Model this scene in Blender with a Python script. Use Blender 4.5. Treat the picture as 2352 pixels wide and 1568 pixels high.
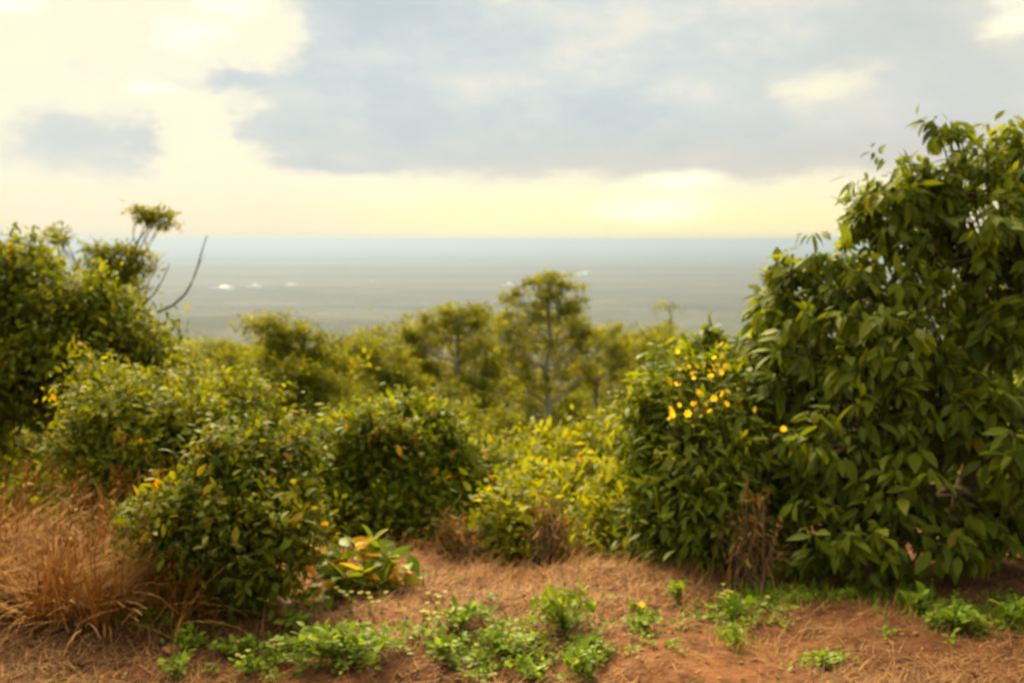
import bpy, math, random
import numpy as np
from mathutils import Vector, Matrix

for o in list(bpy.data.objects):
    bpy.data.objects.remove(o)
scene = bpy.context.scene
COL = scene.collection

# ------------------------------------------------------------------ camera
CAM = np.array([0.0, 0.0, 1.8])
PITCH = math.radians(5.75)
F = 2287.0                      # focal length in units of a 2352 x 1568 picture
cam_data = bpy.data.cameras.new("camera")
cam_data.sensor_width = 36.0
cam_data.lens = 36.0 * F / 2352.0
cam_data.clip_start = 0.05
cam_data.clip_end = 200000.0
cam_data.dof.use_dof = True      # the photograph is soft all over: the lens is set a little short
cam_data.dof.focus_distance = 1.5
cam_data.dof.aperture_fstop = 5.4
cam = bpy.data.objects.new("camera", cam_data)
cam.location = CAM
cam.rotation_euler = (math.pi / 2 - PITCH, 0, 0)
COL.objects.link(cam)
scene.camera = cam

# ------------------------------------------------------------------ view
scene.render.engine = "CYCLES"
scene.view_settings.view_transform = "Standard"
scene.view_settings.look = "None"
scene.view_settings.gamma = 1.0
scene.view_settings.exposure = 1.7
scene.cycles.use_denoising = True
scene.cycles.use_adaptive_sampling = True
scene.cycles.adaptive_threshold = 0.02
scene.cycles.max_bounces = 5
scene.cycles.diffuse_bounces = 3
scene.cycles.transmission_bounces = 4
scene.cycles.transparent_max_bounces = 4
scene.cycles.volume_bounces = 1

# ------------------------------------------------------------------ sky
SUN_AZ = math.radians(-16)       # clockwise from +Y
SUN_EL = math.radians(43.0)
SUN_DIR = Vector((math.sin(SUN_AZ) * math.cos(SUN_EL), math.cos(SUN_AZ) * math.cos(SUN_EL), math.sin(SUN_EL)))

world = bpy.data.worlds.new("World")
scene.world = world
world.use_nodes = True
NT = world.node_tree
NT.nodes.clear()


class NB:
    """small helper to write node maths as expressions"""

    def __init__(self, nt):
        self.nt = nt

    def node(self, kind, **kw):
        n = self.nt.nodes.new(kind)
        for k, v in kw.items():
            setattr(n, k, v)
        return n

    def put(self, sock, v):
        if isinstance(v, bpy.types.NodeSocket):
            self.nt.links.new(v, sock)
        elif isinstance(v, (tuple, list)) and len(v) == 3 and len(sock.default_value) == 4:
            sock.default_value = (*v, 1.0)
        else:
            sock.default_value = v

    def m(self, op, a, b=0.0, c=0.0, clamp=False):
        n = self.node("ShaderNodeMath", operation=op, use_clamp=clamp)
        for s, v in zip(n.inputs, (a, b, c)):
            self.put(s, v)
        return n.outputs[0]

    def mix(self, f, a, b, blend="MIX"):
        n = self.node("ShaderNodeMix", data_type="RGBA", blend_type=blend, clamp_factor=True)
        self.put(n.inputs[0], f)
        self.put(n.inputs[6], a)
        self.put(n.inputs[7], b)
        return n.outputs[2]

    def step(self, x, lo, hi):
        n = self.node("ShaderNodeMapRange", interpolation_type="SMOOTHSTEP")
        self.put(n.inputs[0], x)
        n.inputs[1].default_value = lo
        n.inputs[2].default_value = hi
        return n.outputs[0]

    def vec(self, x, y, z):
        n = self.node("ShaderNodeCombineXYZ")
        for s, v in zip(n.inputs, (x, y, z)):
            self.put(s, v)
        return n.outputs[0]

    def noise(self, v, scale, detail=5.0, rough=0.55, out=0):
        n = self.node("ShaderNodeTexNoise")
        self.put(n.inputs["Vector"], v)
        n.inputs["Scale"].default_value = scale
        n.inputs["Detail"].default_value = detail
        n.inputs["Roughness"].default_value = rough
        return n.outputs[out]

    def sep(self, v):
        n = self.node("ShaderNodeSeparateXYZ")
        self.put(n.inputs[0], v)
        return n.outputs

    def ramp(self, f, stops):
        n = self.node("ShaderNodeValToRGB")
        e = n.color_ramp.elements
        while len(e) < len(stops):
            e.new(0.5)
        for el, (p, c) in zip(e, stops):
            el.position = p
            el.color = (*c, 1.0)
        self.put(n.inputs[0], f)
        return n.outputs[0]


def build_sky():
    B = NB(NT)
    tc = B.node("ShaderNodeTexCoord")
    d = tc.outputs["Generated"]
    x, y, z = B.sep(d)
    az = B.m("ARCTAN2", x, y)
    el = B.m("ARCSINE", B.m("MAXIMUM", B.m("MINIMUM", z, 1.0), -1.0))
    # direction stretched so that clouds lie flat towards the horizon
    dv = B.vec(x, y, B.m("MULTIPLY", z, 2.2))
    warp = B.sep(B.noise(dv, 7.0, 6.0, 0.6, out=1))
    fine = B.sep(B.noise(dv, 22.0, 8.0, 0.68, out=1))
    wa = B.m("ADD", B.m("MULTIPLY", B.m("SUBTRACT", warp[0], 0.5), 0.13), B.m("MULTIPLY", B.m("SUBTRACT", fine[0], 0.5), 0.05))
    we = B.m("ADD", B.m("MULTIPLY", B.m("SUBTRACT", warp[1], 0.5), 0.07), B.m("MULTIPLY", B.m("SUBTRACT", fine[1], 0.5), 0.032))
    a2 = B.m("ADD", az, wa)
    e2 = B.m("ADD", el, we)
    e3 = B.m("ADD", el, B.m("MULTIPLY", we, 0.35))       # the flat cloud bases wander less

    def blob(u, v, ru, rv, ee=e2, boxy=False):
        a0, e0 = math.atan((u - 1176) / F), (556 - v) / F
        p = B.m("DIVIDE", B.m("SUBTRACT", a2, a0), ru / F)
        q = B.m("DIVIDE", B.m("SUBTRACT", ee, e0), rv / F)
        p, q = B.m("MULTIPLY", p, p), B.m("MULTIPLY", q, q)
        if boxy:
            p, q = B.m("MULTIPLY", p, p), B.m("MULTIPLY", q, q)
        r = B.m("POWER", B.m("ADD", p, q), 0.25 if boxy else 0.5)
        return B.m("SUBTRACT", 1.0, r)

    big = B.noise(dv, 1.9, 5.0, 0.55)
    mid = B.noise(dv, 4.6, 6.0, 0.58)
    soft = B.noise(dv, 8.0, 9.0, 0.66)
    # cover: generic broken cloud all round the dome, with the bank that hangs over the plain
    generic = B.m("ADD", B.m("MULTIPLY", B.m("SUBTRACT", big, 0.47), 3.0), B.m("MULTIPLY", B.m("SUBTRACT", mid, 0.5), 1.6))
    generic = B.m("SUBTRACT", generic, B.m("MULTIPLY", B.step(el, 0.22, 0.05), 1.3))
    bank = B.m("MINIMUM", B.m("MULTIPLY", blob(1640, 120, 1180, 330, e3, True), 4.0), 0.95)
    for args in ((700, 300, 240, 110, e3), (170, 325, 350, 120, e3), (540, 195, 180, 90), (2290, 210, 150, 70), (860, 60, 330, 120),
                 (820, 370, 260, 55, e3), (2250, 40, 380, 70)):
        bank = B.m("MAXIMUM", bank, blob(*args))
    hole = blob(400, 60, 340, 190)
    for args in ((40, 160, 420, 230), (620, 130, 200, 90), (1160, 0, 120, 70), (1690, -10, 150, 80), (2340, 110, 200, 110), (1880, 240, 220, 130), (430, 330, 110, 130)):
        hole = B.m("MAXIMUM", hole, blob(*args))
    field = B.m("MAXIMUM", B.m("MULTIPLY", bank, 1.35), B.m("MINIMUM", generic, 0.9))
    field = B.m("SUBTRACT", field, B.m("MULTIPLY", B.m("MAXIMUM", hole, 0.0), 1.15))
    field = B.m("ADD", field, B.m("MULTIPLY", B.m("SUBTRACT", soft, 0.5), 2.2))
    cover = B.step(field, -1.3, 1.3)
    # colours (radiance as the photograph shows it)
    sx, sy = math.sin(0.14), math.cos(0.14)       # the gap under the cloud bank where the light comes through
    sunward = B.m("ADD", B.m("MULTIPLY", x, sx), B.m("MULTIPLY", y, sy))
    sw = B.step(sunward, -0.6, 1.0)
    low = B.step(el, 0.13, 0.0)
    near_sun = B.step(sunward, 0.93, 1.0)
    clear_hi = B.mix(sw, (0.62, 0.66, 0.68), (0.90, 0.81, 0.53))
    clear_lo = B.mix(near_sun, (0.88, 0.74, 0.50), (1.06, 0.90, 0.42))
    veil = B.m("ADD", B.m("MULTIPLY", B.m("SUBTRACT", soft, 0.5), 0.9), B.m("MULTIPLY", B.m("SUBTRACT", mid, 0.5), 0.8))
    clear_hi = B.mix(B.step(veil, -0.05, 0.35), clear_hi, (0.66, 0.64, 0.57))      # thin high cloud
    clear_lo = B.mix(B.m("MULTIPLY", B.step(veil, 0.0, 0.4), 0.5), clear_lo, (0.86, 0.74, 0.54))
    clear = B.mix(low, clear_hi, clear_lo)
    grey_t = B.m("ADD", B.m("MULTIPLY", B.m("SUBTRACT", mid, 0.5), 2.0), B.m("MULTIPLY", B.m("SUBTRACT", soft, 0.5), 2.0))
    cl = B.ramp(B.m("ADD", grey_t, 0.5), [(0.0, (0.48, 0.56, 0.59)), (0.45, (0.58, 0.635, 0.635)), (0.75, (0.68, 0.70, 0.66)), (1.0, (0.80, 0.77, 0.65))])
    warm_right = B.step(az, 0.12, 0.45)
    cl = B.mix(B.m("MULTIPLY", warm_right, 0.30), cl, (0.80, 0.70, 0.52))
    base_glow = B.m("MULTIPLY", B.step(el, 0.115, 0.062), B.step(az, -0.15, 0.12))
    under = B.m("MULTIPLY", B.step(el, 0.15, 0.075), B.step(az, -0.6, -0.2))
    cl = B.mix(B.m("MULTIPLY", under, 0.45), cl, (0.50, 0.53, 0.53))                # the flat underside of the bank
    cl = B.mix(B.m("MULTIPLY", base_glow, 0.22), cl, (0.86, 0.66, 0.42))
    cl = B.mix(B.step(field, 0.9, 0.1), cl, (0.94, 0.87, 0.68))
    sky = B.mix(cover, clear, cl)
    # where the sun gets through under the bank
    hot = B.m("MAXIMUM", B.step(blob(1560, 425, 190, 34, e3), 0.0, 0.9), B.m("MULTIPLY", B.step(blob(1500, 485, 230, 46, e3), 0.0, 0.9), 0.85))
    for args in ((540, 45, 90, 70), (110, 20, 160, 50), (370, 225, 90, 30), (450, 120, 90, 40), (30, 80, 120, 40), (2340, 110, 100, 60), (1160, 12, 50, 24), (1690, 5, 70, 30)):
        hot = B.m("MAXIMUM", hot, B.m("MULTIPLY", B.step(blob(*args), 0.0, 0.9), 0.8))
    sky = B.mix(B.m("MULTIPLY", hot, 0.9), sky, (1.22, 1.13, 0.80))
    # the physical sky shows through the thin parts
    st = B.node("ShaderNodeTexSky", sky_type="NISHITA")
    st.sun_disc = False
    st.sun_elevation = SUN_EL
    st.sun_rotation = SUN_AZ
    st.altitude = 400.0
    st.dust_density = 2.0
    k = B.node("ShaderNodeVectorMath", operation="SCALE")
    B.put(k.inputs[0], sky)
    k.inputs["Scale"].default_value = 10.0 * 0.325
    thin = B.m("MULTIPLY", B.m("SUBTRACT", 1.0, B.m("MULTIPLY", cover, 0.7)), 0.06)
    tot = B.mix(thin, k.outputs[0], st.outputs[0])
    bg = B.node("ShaderNodeBackground")
    B.put(bg.inputs[0], tot)
    bg.inputs[1].default_value = 0.1
    out = B.node("ShaderNodeOutputWorld")
    NT.links.new(bg.outputs[0], out.inputs[0])


build_sky()
world.cycles.sampling_method = "MANUAL"
world.cycles.sample_map_resolution = 512

# ------------------------------------------------------------------ sun (veiled by cloud: wide and weak)
sun_data = bpy.data.lights.new("sun", "SUN")
sun_data.energy = 5.0
sun_data.angle = math.radians(42)
sun_data.color = (1.0, 0.82, 0.48)
sun = bpy.data.objects.new("sun", sun_data)
sun.rotation_euler = SUN_DIR.to_track_quat("Z", "Y").to_euler()
sun.location = (20, 100, 60)
COL.objects.link(sun)

# ================================================================== helpers
rng = np.random.default_rng(11)
_c, _s = math.cos(PITCH), math.sin(PITCH)


def P(u, v, y):
    """world point seen at (u, v) of the 2352 x 1568 picture, y metres ahead"""
    rx, rz = (u - 1176) / F, (784 - v) / F
    d = np.array([rx, _c + rz * _s, -_s + rz * _c])
    return CAM + d * (y / d[1])


def unit(a):
    return a / np.maximum(np.linalg.norm(a, axis=-1, keepdims=True), 1e-9)


def vnoise(x, y, seed=0):
    """cheap smooth value noise"""
    x, y = np.asarray(x, float), np.asarray(y, float)
    xi, yi = np.floor(x), np.floor(y)
    fx, fy = x - xi, y - yi
    fx, fy = fx * fx * (3 - 2 * fx), fy * fy * (3 - 2 * fy)

    def h(a, b):
        t = np.sin(a * 127.1 + b * 311.7 + seed * 74.7) * 43758.5453
        return t - np.floor(t)

    return (h(xi, yi) * (1 - fx) + h(xi + 1, yi) * fx) * (1 - fy) + (h(xi, yi + 1) * (1 - fx) + h(xi + 1, yi + 1) * fx) * fy - 0.5


HY = [-90000, -3000, -60, -6, 0, 4.4, 5.6, 7, 8.5, 11, 16, 25, 50, 100, 300, 700, 1200, 2000, 90000]
HZ = [60, 60, 4, 0.1, 0, 0, -0.06, -0.24, -0.6, -1.25, -2.3, -4.2, -9.6, -24, -98, -225, -315, -350, -350]


def H(x, y):
    x, y = np.asarray(x, float), np.asarray(y, float)
    z = np.interp(y, HY, HZ)
    r = np.hypot(x, y)
    rough = np.interp(r, [0, 5, 12, 60, 400, 1500, 2200], [1, 1, 1, 1, 1, 1, 0])
    z = z + rough * (vnoise(x * 1.7, y * 1.7, 1) * 0.09 + vnoise(x * 5.3, y * 5.3, 2) * 0.045 + vnoise(x * 14, y * 14, 3) * 0.022)
    z = z + rough * np.interp(r, [0, 10, 40], [0, 0.1, 1]) * vnoise(x / 14, y / 14, 4) * 3
    z = z + rough * np.interp(r, [0, 60, 500], [0, 0, 1]) * vnoise(x / 220, y / 220, 5) * 34
    low = np.interp(y, [1500, 2400, 4400, 6000], [0, 1, 1, 0])                    # low wooded rises between the slope and the open plain
    z = z + low * (np.abs(vnoise(x / 700, y / 1100, 6)) * 70 + vnoise(x / 240, y / 330, 7) * 26)
    z = z + 115 * np.exp(-(((x + 1150) / 620) ** 2 + ((y - 3000) / 900) ** 2)) + 45 * np.exp(-(((x - 300) / 900) ** 2 + ((y - 4200) / 900) ** 2))
    z = z + 0.10 * np.exp(-((x + 2.2) ** 2 / 1.2 + (y - 4.9) ** 2 / 0.6))       # low bank under the tall dry grass
    return z


class Buf:
    def __init__(self):
        self.v, self.f, self.t, self.n = [], [], [], 0

    def add(self, v, f, t=0.5):
        v = np.asarray(v, float).reshape(-1, 3)
        self.v.append(v)
        self.f.append(np.asarray(f, int).reshape(-1, 3) + self.n)
        self.t.append(np.broadcast_to(np.asarray(t, float), (len(v),)))
        self.n += len(v)
        return self

    def mesh(self, name, mat, origin=(0, 0, 0), smooth=True):
        me = bpy.data.meshes.new(name)
        v = np.concatenate(self.v) - np.asarray(origin, float)
        f = np.concatenate(self.f)
        me.vertices.add(len(v))
        me.vertices.foreach_set("co", v.astype(np.float32).ravel())
        me.loops.add(len(f) * 3)
        me.loops.foreach_set("vertex_index", f.astype(np.int32).ravel())
        me.polygons.add(len(f))
        me.polygons.foreach_set("loop_start", np.arange(0, len(f) * 3, 3, dtype=np.int32))
        if smooth:
            me.polygons.foreach_set("use_smooth", np.ones(len(f), bool))
        at = me.attributes.new("tint", "FLOAT", "POINT")
        at.data.foreach_set("value", np.concatenate(self.t).astype(np.float32))
        me.update(calc_edges=True)
        me.validate()
        me.materials.append(mat)
        return me


def link(name, data, parent=None, loc=(0, 0, 0), label=None, cat=None, group=None, kind=None):
    o = bpy.data.objects.new(name, data)
    COL.objects.link(o)
    o.location = loc
    if parent is not None:
        o.parent = parent
    for k, v in (("label", label), ("category", cat), ("group", group), ("kind", kind)):
        if v:
            o[k] = v
    return o


def tube(buf, pts, rad, sides=6, t=0.5):
    pts = np.asarray(pts, float)
    n = len(pts)
    rad = np.broadcast_to(np.asarray(rad, float), (n,))
    tan = unit(np.gradient(pts, axis=0))
    ref = np.where(np.abs(tan[:, 2:3]) > 0.92, np.array([[1.0, 0, 0]]), np.array([[0, 0, 1.0]]))
    s1 = unit(np.cross(tan, ref))
    s2 = np.cross(tan, s1)
    a = np.linspace(0, 2 * np.pi, sides, endpoint=False)
    ring = pts[:, None] + rad[:, None, None] * (np.cos(a)[None, :, None] * s1[:, None] + np.sin(a)[None, :, None] * s2[:, None])
    v = np.concatenate([ring.reshape(-1, 3), pts[-1:] + tan[-1:] * rad[-1]])
    f = []
    for i in range(n - 1):
        for k in range(sides):
            k2 = (k + 1) % sides
            p, q, r, s = i * sides + k, i * sides + k2, (i + 1) * sides + k2, (i + 1) * sides + k
            f += [(p, q, r), (p, r, s)]
    for k in range(sides):
        f.append(((n - 1) * sides + k, (n - 1) * sides + (k + 1) % sides, n * sides))
    buf.add(v, f, t)


def bent(p0, p1, sag=0.1, n=6, r=None, jit=0.03):
    """a slightly crooked line from p0 to p1"""
    r = r or rng
    p0, p1 = np.asarray(p0, float), np.asarray(p1, float)
    L = np.linalg.norm(p1 - p0)
    t = np.linspace(0, 1, n)[:, None]
    p = p0 + (p1 - p0) * t
    w = np.sin(t * np.pi)
    p = p + w * np.array([0, 0, sag * L]) + w * r.normal(0, jit * L, (n, 3))
    return p


# leaf blades: (t along, s across, h lift), triangles
LEAF_BIG = (np.array([[0, 0, 0], [.10, .16, .01], [.10, -.16, .01], [.13, 0, -.005],
                      [.34, .47, .035], [.34, -.47, .035], [.36, 0, 0], [.62, .42, .02], [.62, -.42, .02], [.64, 0, -.02],
                      [.86, .17, -.05], [.86, -.17, -.05], [.86, 0, -.07], [1, 0, -.12]]),
            np.array([[0, 3, 1], [0, 2, 3], [1, 3, 6], [1, 6, 4], [3, 2, 5], [3, 5, 6], [4, 6, 9], [4, 9, 7], [6, 5, 8], [6, 8, 9],
                      [7, 9, 12], [7, 12, 10], [9, 8, 11], [9, 11, 12], [10, 12, 13], [12, 11, 13]]))
LEAF_MID = (np.array([[0, 0, 0], [.35, .48, .05], [.35, -.48, .05], [.40, 0, 0], [.72, .34, .0], [.72, -.34, .0], [1, 0, -.12]]),
            np.array([[0, 3, 1], [0, 2, 3], [1, 3, 4], [3, 2, 5], [3, 5, 4], [4, 5, 6]]))
LEAF_SMALL = (np.array([[0, 0, 0], [.45, .5, .07], [.45, -.5, .07], [1, 0, -.08]]), np.array([[0, 3, 1], [0, 2, 3]]))


def add_leaves(buf, tmpl, pos, dr, nrm, L, W, tint):
    """dr, nrm: unit vectors (n,3); L, W, tint (n,)"""
    if len(pos) == 0:
        return
    tv, tf = tmpl
    side = np.cross(dr, nrm)
    v = (pos[:, None] + dr[:, None] * (L[:, None] * tv[None, :, 0])[..., None]
         + side[:, None] * (W[:, None] * tv[None, :, 1])[..., None] + nrm[:, None] * (L[:, None] * tv[None, :, 2])[..., None])
    f = tf[None] + (np.arange(len(pos)) * len(tv))[:, None, None]
    buf.add(v.reshape(-1, 3), f.reshape(-1, 3), np.repeat(tint, len(tv)))


# ------------------------------------------------------------------ materials
def mat_leaf(name, stops, rough=0.42, transl=0.33, per_object=False, spec=0.10, warm=1.0):
    m = bpy.data.materials.new(name)
    m.use_nodes = True
    nt = m.node_tree
    nt.nodes.clear()
    B = NB(nt)
    if per_object:
        f = B.node("ShaderNodeObjectInfo").outputs["Random"]
    else:
        f = B.node("ShaderNodeAttribute", attribute_name="tint").outputs["Fac"]
    geo = B.node("ShaderNodeNewGeometry")
    tc = B.node("ShaderNodeTexCoord")
    nz = B.noise(tc.outputs["Object"], 30.0 if not per_object else 3.0, 2.0)
    col = B.ramp(f, stops)
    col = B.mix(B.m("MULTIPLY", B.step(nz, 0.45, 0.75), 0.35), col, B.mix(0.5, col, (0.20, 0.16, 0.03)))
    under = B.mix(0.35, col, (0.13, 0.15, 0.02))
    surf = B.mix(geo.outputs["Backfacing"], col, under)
    p = B.node("ShaderNodeBsdfPrincipled")
    B.put(p.inputs["Base Color"], surf)
    p.inputs["Roughness"].default_value = rough
    p.inputs["Specular IOR Level"].default_value = spec
    t = B.node("ShaderNodeBsdfTranslucent")
    tr = B.mix(1.0, col, (1.45, 1.25, 0.55), "MULTIPLY")
    B.put(t.inputs[0], tr)
    mx = B.node("ShaderNodeMixShader")
    mx.inputs[0].default_value = transl
    nt.links.new(p.outputs[0], mx.inputs[1])
    nt.links.new(t.outputs[0], mx.inputs[2])
    o = B.node("ShaderNodeOutputMaterial")
    nt.links.new(mx.outputs[0], o.inputs[0])
    return m


def mat_plain(name, a, b, scale=8.0, rough=0.9, bump=0.0, stretch=(1, 1, 1), tint=False):
    m = bpy.data.materials.new(name)
    m.use_nodes = True
    nt = m.node_tree
    nt.nodes.clear()
    B = NB(nt)
    tc = B.node("ShaderNodeTexCoord")
    mp = B.node("ShaderNodeMapping")
    mp.inputs["Scale"].default_value = stretch
    nt.links.new(tc.outputs["Object"], mp.inputs[0])
    nz = B.noise(mp.outputs[0], scale, 5.0)
    f = B.step(nz, 0.3, 0.7)
    if tint:
        f = B.m("ADD", B.m("MULTIPLY", f, 0.3), B.m("MULTIPLY", B.node("ShaderNodeAttribute", attribute_name="tint").outputs["Fac"], 0.8))
    col = B.mix(f, a, b)
    p = B.node("ShaderNodeBsdfPrincipled")
    B.put(p.inputs["Base Color"], col)
    p.inputs["Roughness"].default_value = rough
    p.inputs["Specular IOR Level"].default_value = 0.25
    if bump:
        bp = B.node("ShaderNodeBump")
        bp.inputs["Strength"].default_value = bump
        bp.inputs["Distance"].default_value = 0.02
        B.put(bp.inputs["Height"], nz)
        nt.links.new(bp.outputs[0], p.inputs["Normal"])
    o = B.node("ShaderNodeOutputMaterial")
    nt.links.new(p.outputs[0], o.inputs[0])
    return m


OR1 = (0.46, 0.15, 0.010)
G_AVO = [(0.0, (0.057, 0.094, 0.0094)), (0.45, (0.109, 0.159, 0.0083)), (0.8, (0.189, 0.236, 0.0071)), (0.95, (0.271, 0.295, 0.0094)), (1.0, (0.34, 0.26, 0.02))]
G_YEL = [(0.0, (0.077, 0.106, 0.0035)), (0.4, (0.153, 0.183, 0.0024)), (0.8, (0.248, 0.266, 0.0035)), (0.94, (0.342, 0.260, 0.0047)), (1.0, OR1)]
G_DARK = [(0.0, (0.040, 0.071, 0.0083)), (0.45, (0.100, 0.136, 0.0059)), (0.8, (0.195, 0.206, 0.0047)), (0.93, (0.342, 0.260, 0.0059)), (1.0, OR1)]
G_MID = [(0.0, (0.060, 0.098, 0.004)), (0.45, (0.125, 0.175, 0.003)), (0.82, (0.21, 0.245, 0.003)), (0.93, (0.35, 0.20, 0.006)), (1.0, OR1)]
G_EUC = [(0.0, (0.100, 0.124, 0.0071)), (0.5, (0.177, 0.201, 0.0047)), (1.0, (0.283, 0.277, 0.0071))]
G_WEED = [(0.0, (0.09, 0.175, 0.008)), (0.5, (0.175, 0.29, 0.010)), (0.9, (0.28, 0.39, 0.04)), (1.0, (0.38, 0.34, 0.05))]
G_BIGL = [(0.0, (0.08, 0.16, 0.015)), (0.4, (0.15, 0.23, 0.015)), (0.65, (0.30, 0.30, 0.015)), (0.84, (0.60, 0.38, 0.015)), (1.0, (0.72, 0.25, 0.010))]
G_DEAD = [(0.0, (0.10, 0.048, 0.014)), (0.5, (0.21, 0.105, 0.028)), (1.0, (0.36, 0.19, 0.05))]
G_LITTER = [(0.0, (0.06, 0.027, 0.010)), (0.5, (0.14, 0.065, 0.020)), (0.85, (0.24, 0.13, 0.045)), (1.0, (0.34, 0.13, 0.025))]
M = {
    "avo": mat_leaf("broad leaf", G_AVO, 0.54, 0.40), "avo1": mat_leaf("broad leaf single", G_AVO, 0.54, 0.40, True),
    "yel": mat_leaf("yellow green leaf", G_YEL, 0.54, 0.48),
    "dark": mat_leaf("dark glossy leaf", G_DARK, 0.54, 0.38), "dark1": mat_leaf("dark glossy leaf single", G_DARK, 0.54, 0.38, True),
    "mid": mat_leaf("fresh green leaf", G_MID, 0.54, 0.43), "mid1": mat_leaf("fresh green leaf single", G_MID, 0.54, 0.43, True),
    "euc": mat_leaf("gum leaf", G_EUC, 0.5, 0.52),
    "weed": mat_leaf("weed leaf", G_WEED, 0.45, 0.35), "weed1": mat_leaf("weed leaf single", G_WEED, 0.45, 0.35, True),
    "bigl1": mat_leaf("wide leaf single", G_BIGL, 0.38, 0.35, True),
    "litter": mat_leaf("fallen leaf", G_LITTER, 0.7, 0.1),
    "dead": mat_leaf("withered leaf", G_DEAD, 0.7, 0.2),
    "bark": mat_plain("brown bark", (0.06, 0.04, 0.022), (0.15, 0.095, 0.05), 9, 0.9, 0.6, (1, 1, 0.25)),
    "pale_bark": mat_plain("pale gum bark", (0.22, 0.19, 0.14), (0.42, 0.37, 0.28), 1.2, 0.8, 0.2, (1, 1, 0.3)),
    "green_stem": mat_plain("green stem", (0.10, 0.13, 0.02), (0.20, 0.19, 0.04), 20, 0.6),
    "twig": mat_plain("dry twig", (0.14, 0.085, 0.04), (0.27, 0.17, 0.075), 14, 0.9),
    "flower": mat_leaf("yellow petal", [(0.0, (0.80, 0.56, 0.02)), (1.0, (0.90, 0.74, 0.05))], 0.5, 0.4),
    "pale_flower": mat_leaf("pale yellow petal", [(0.0, (0.55, 0.50, 0.12)), (1.0, (0.72, 0.66, 0.22))], 0.5, 0.4),
    "straw": mat_plain("straw", (0.060, 0.027, 0.009), (0.31, 0.155, 0.048), 3, 0.8, tint=True),
    "gold": mat_plain("tall dry grass blade", (0.12, 0.042, 0.004), (0.42, 0.20, 0.030), 2, 0.75, tint=True),
    "clod": mat_plain("red earth clod", (0.15, 0.06, 0.028), (0.29, 0.12, 0.05), 12, 0.95, 0.8),
    "stone": mat_plain("grey stone", (0.22, 0.20, 0.17), (0.38, 0.35, 0.31), 14, 0.9, 0.6),
}


def mat_ground():
    m = bpy.data.materials.new("hillside and plain")
    m.use_nodes = True
    nt = m.node_tree
    nt.nodes.clear()
    B = NB(nt)
    geo = B.node("ShaderNodeNewGeometry")
    pos = geo.outputs["Position"]
    x, y, z = B.sep(pos)
    n1 = B.noise(pos, 2.2, 6.0, 0.6)
    n2 = B.noise(pos, 16.0, 6.0, 0.65)
    n3 = B.noise(B.vec(B.m("MULTIPLY", x, 0.6), y, z), 60.0, 4.0, 0.6)
    soil = B.mix(B.step(n2, 0.3, 0.7), (0.065, 0.025, 0.010), (0.18, 0.072, 0.026))
    soil = B.mix(B.m("MULTIPLY", B.step(n1, 0.45, 0.7), 0.6), soil, (0.19, 0.080, 0.026))
    soil = B.mix(B.m("MULTIPLY", B.step(n3, 0.55, 0.8), 0.5), soil, (0.21, 0.11, 0.045))
    n0 = B.noise(pos, 0.9, 4.0, 0.6)
    soil = B.mix(B.m("MULTIPLY", B.step(n0, 0.42, 0.62), 0.55), soil, (0.060, 0.022, 0.010))
    slope = B.mix(B.step(n1, 0.35, 0.65), (0.035, 0.035, 0.010), (0.075, 0.075, 0.02))
    far = B.step(y, 6.5, 9.0)
    near_col = B.mix(far, soil, slope)
    # the plain: dark bush with pale mist bands painted into its colour, and fields
    f1 = B.noise(B.vec(B.m("MULTIPLY", x, 0.28), y, 0.0), 0.00042, 7.0, 0.7)
    f2 = B.noise(B.vec(x, B.m("MULTIPLY", y, 0.45), 0.0), 0.0021, 4.0, 0.55)
    forest = B.mix(B.step(f1, 0.35, 0.65), (0.002, 0.006, 0.007), (0.055, 0.062, 0.050))
    vo = B.node("ShaderNodeTexVoronoi")
    B.put(vo.inputs["Vector"], B.vec(x, B.m("MULTIPLY", y, 0.6), 0.0))
    vo.inputs["Scale"].default_value = 0.005
    vr = B.sep(vo.outputs["Color"])
    fld = B.m("MULTIPLY", B.step(vr[0], 0.68, 0.72), B.step(f2, 0.48, 0.56))
    forest = B.mix(B.m("MULTIPLY", fld, 0.35), forest, B.mix(vr[1], (0.05, 0.055, 0.035), (0.11, 0.10, 0.08)))
    col = B.mix(B.step(y, 250.0, 900.0), near_col, forest)
    p = B.node("ShaderNodeBsdfPrincipled")
    B.put(p.inputs["Base Color"], col)
    p.inputs["Roughness"].default_value = 0.95
    p.inputs["Specular IOR Level"].default_value = 0.15
    bp = B.node("ShaderNodeBump")
    bp.inputs["Strength"].default_value = 0.9
    bp.inputs["Distance"].default_value = 0.03
    B.put(bp.inputs["Height"], B.m("ADD", n2, B.m("MULTIPLY", n3, 0.4)))
    nt.links.new(bp.outputs[0], p.inputs["Normal"])
    o = B.node("ShaderNodeOutputMaterial")
    nt.links.new(p.outputs[0], o.inputs[0])
    return m


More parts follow.
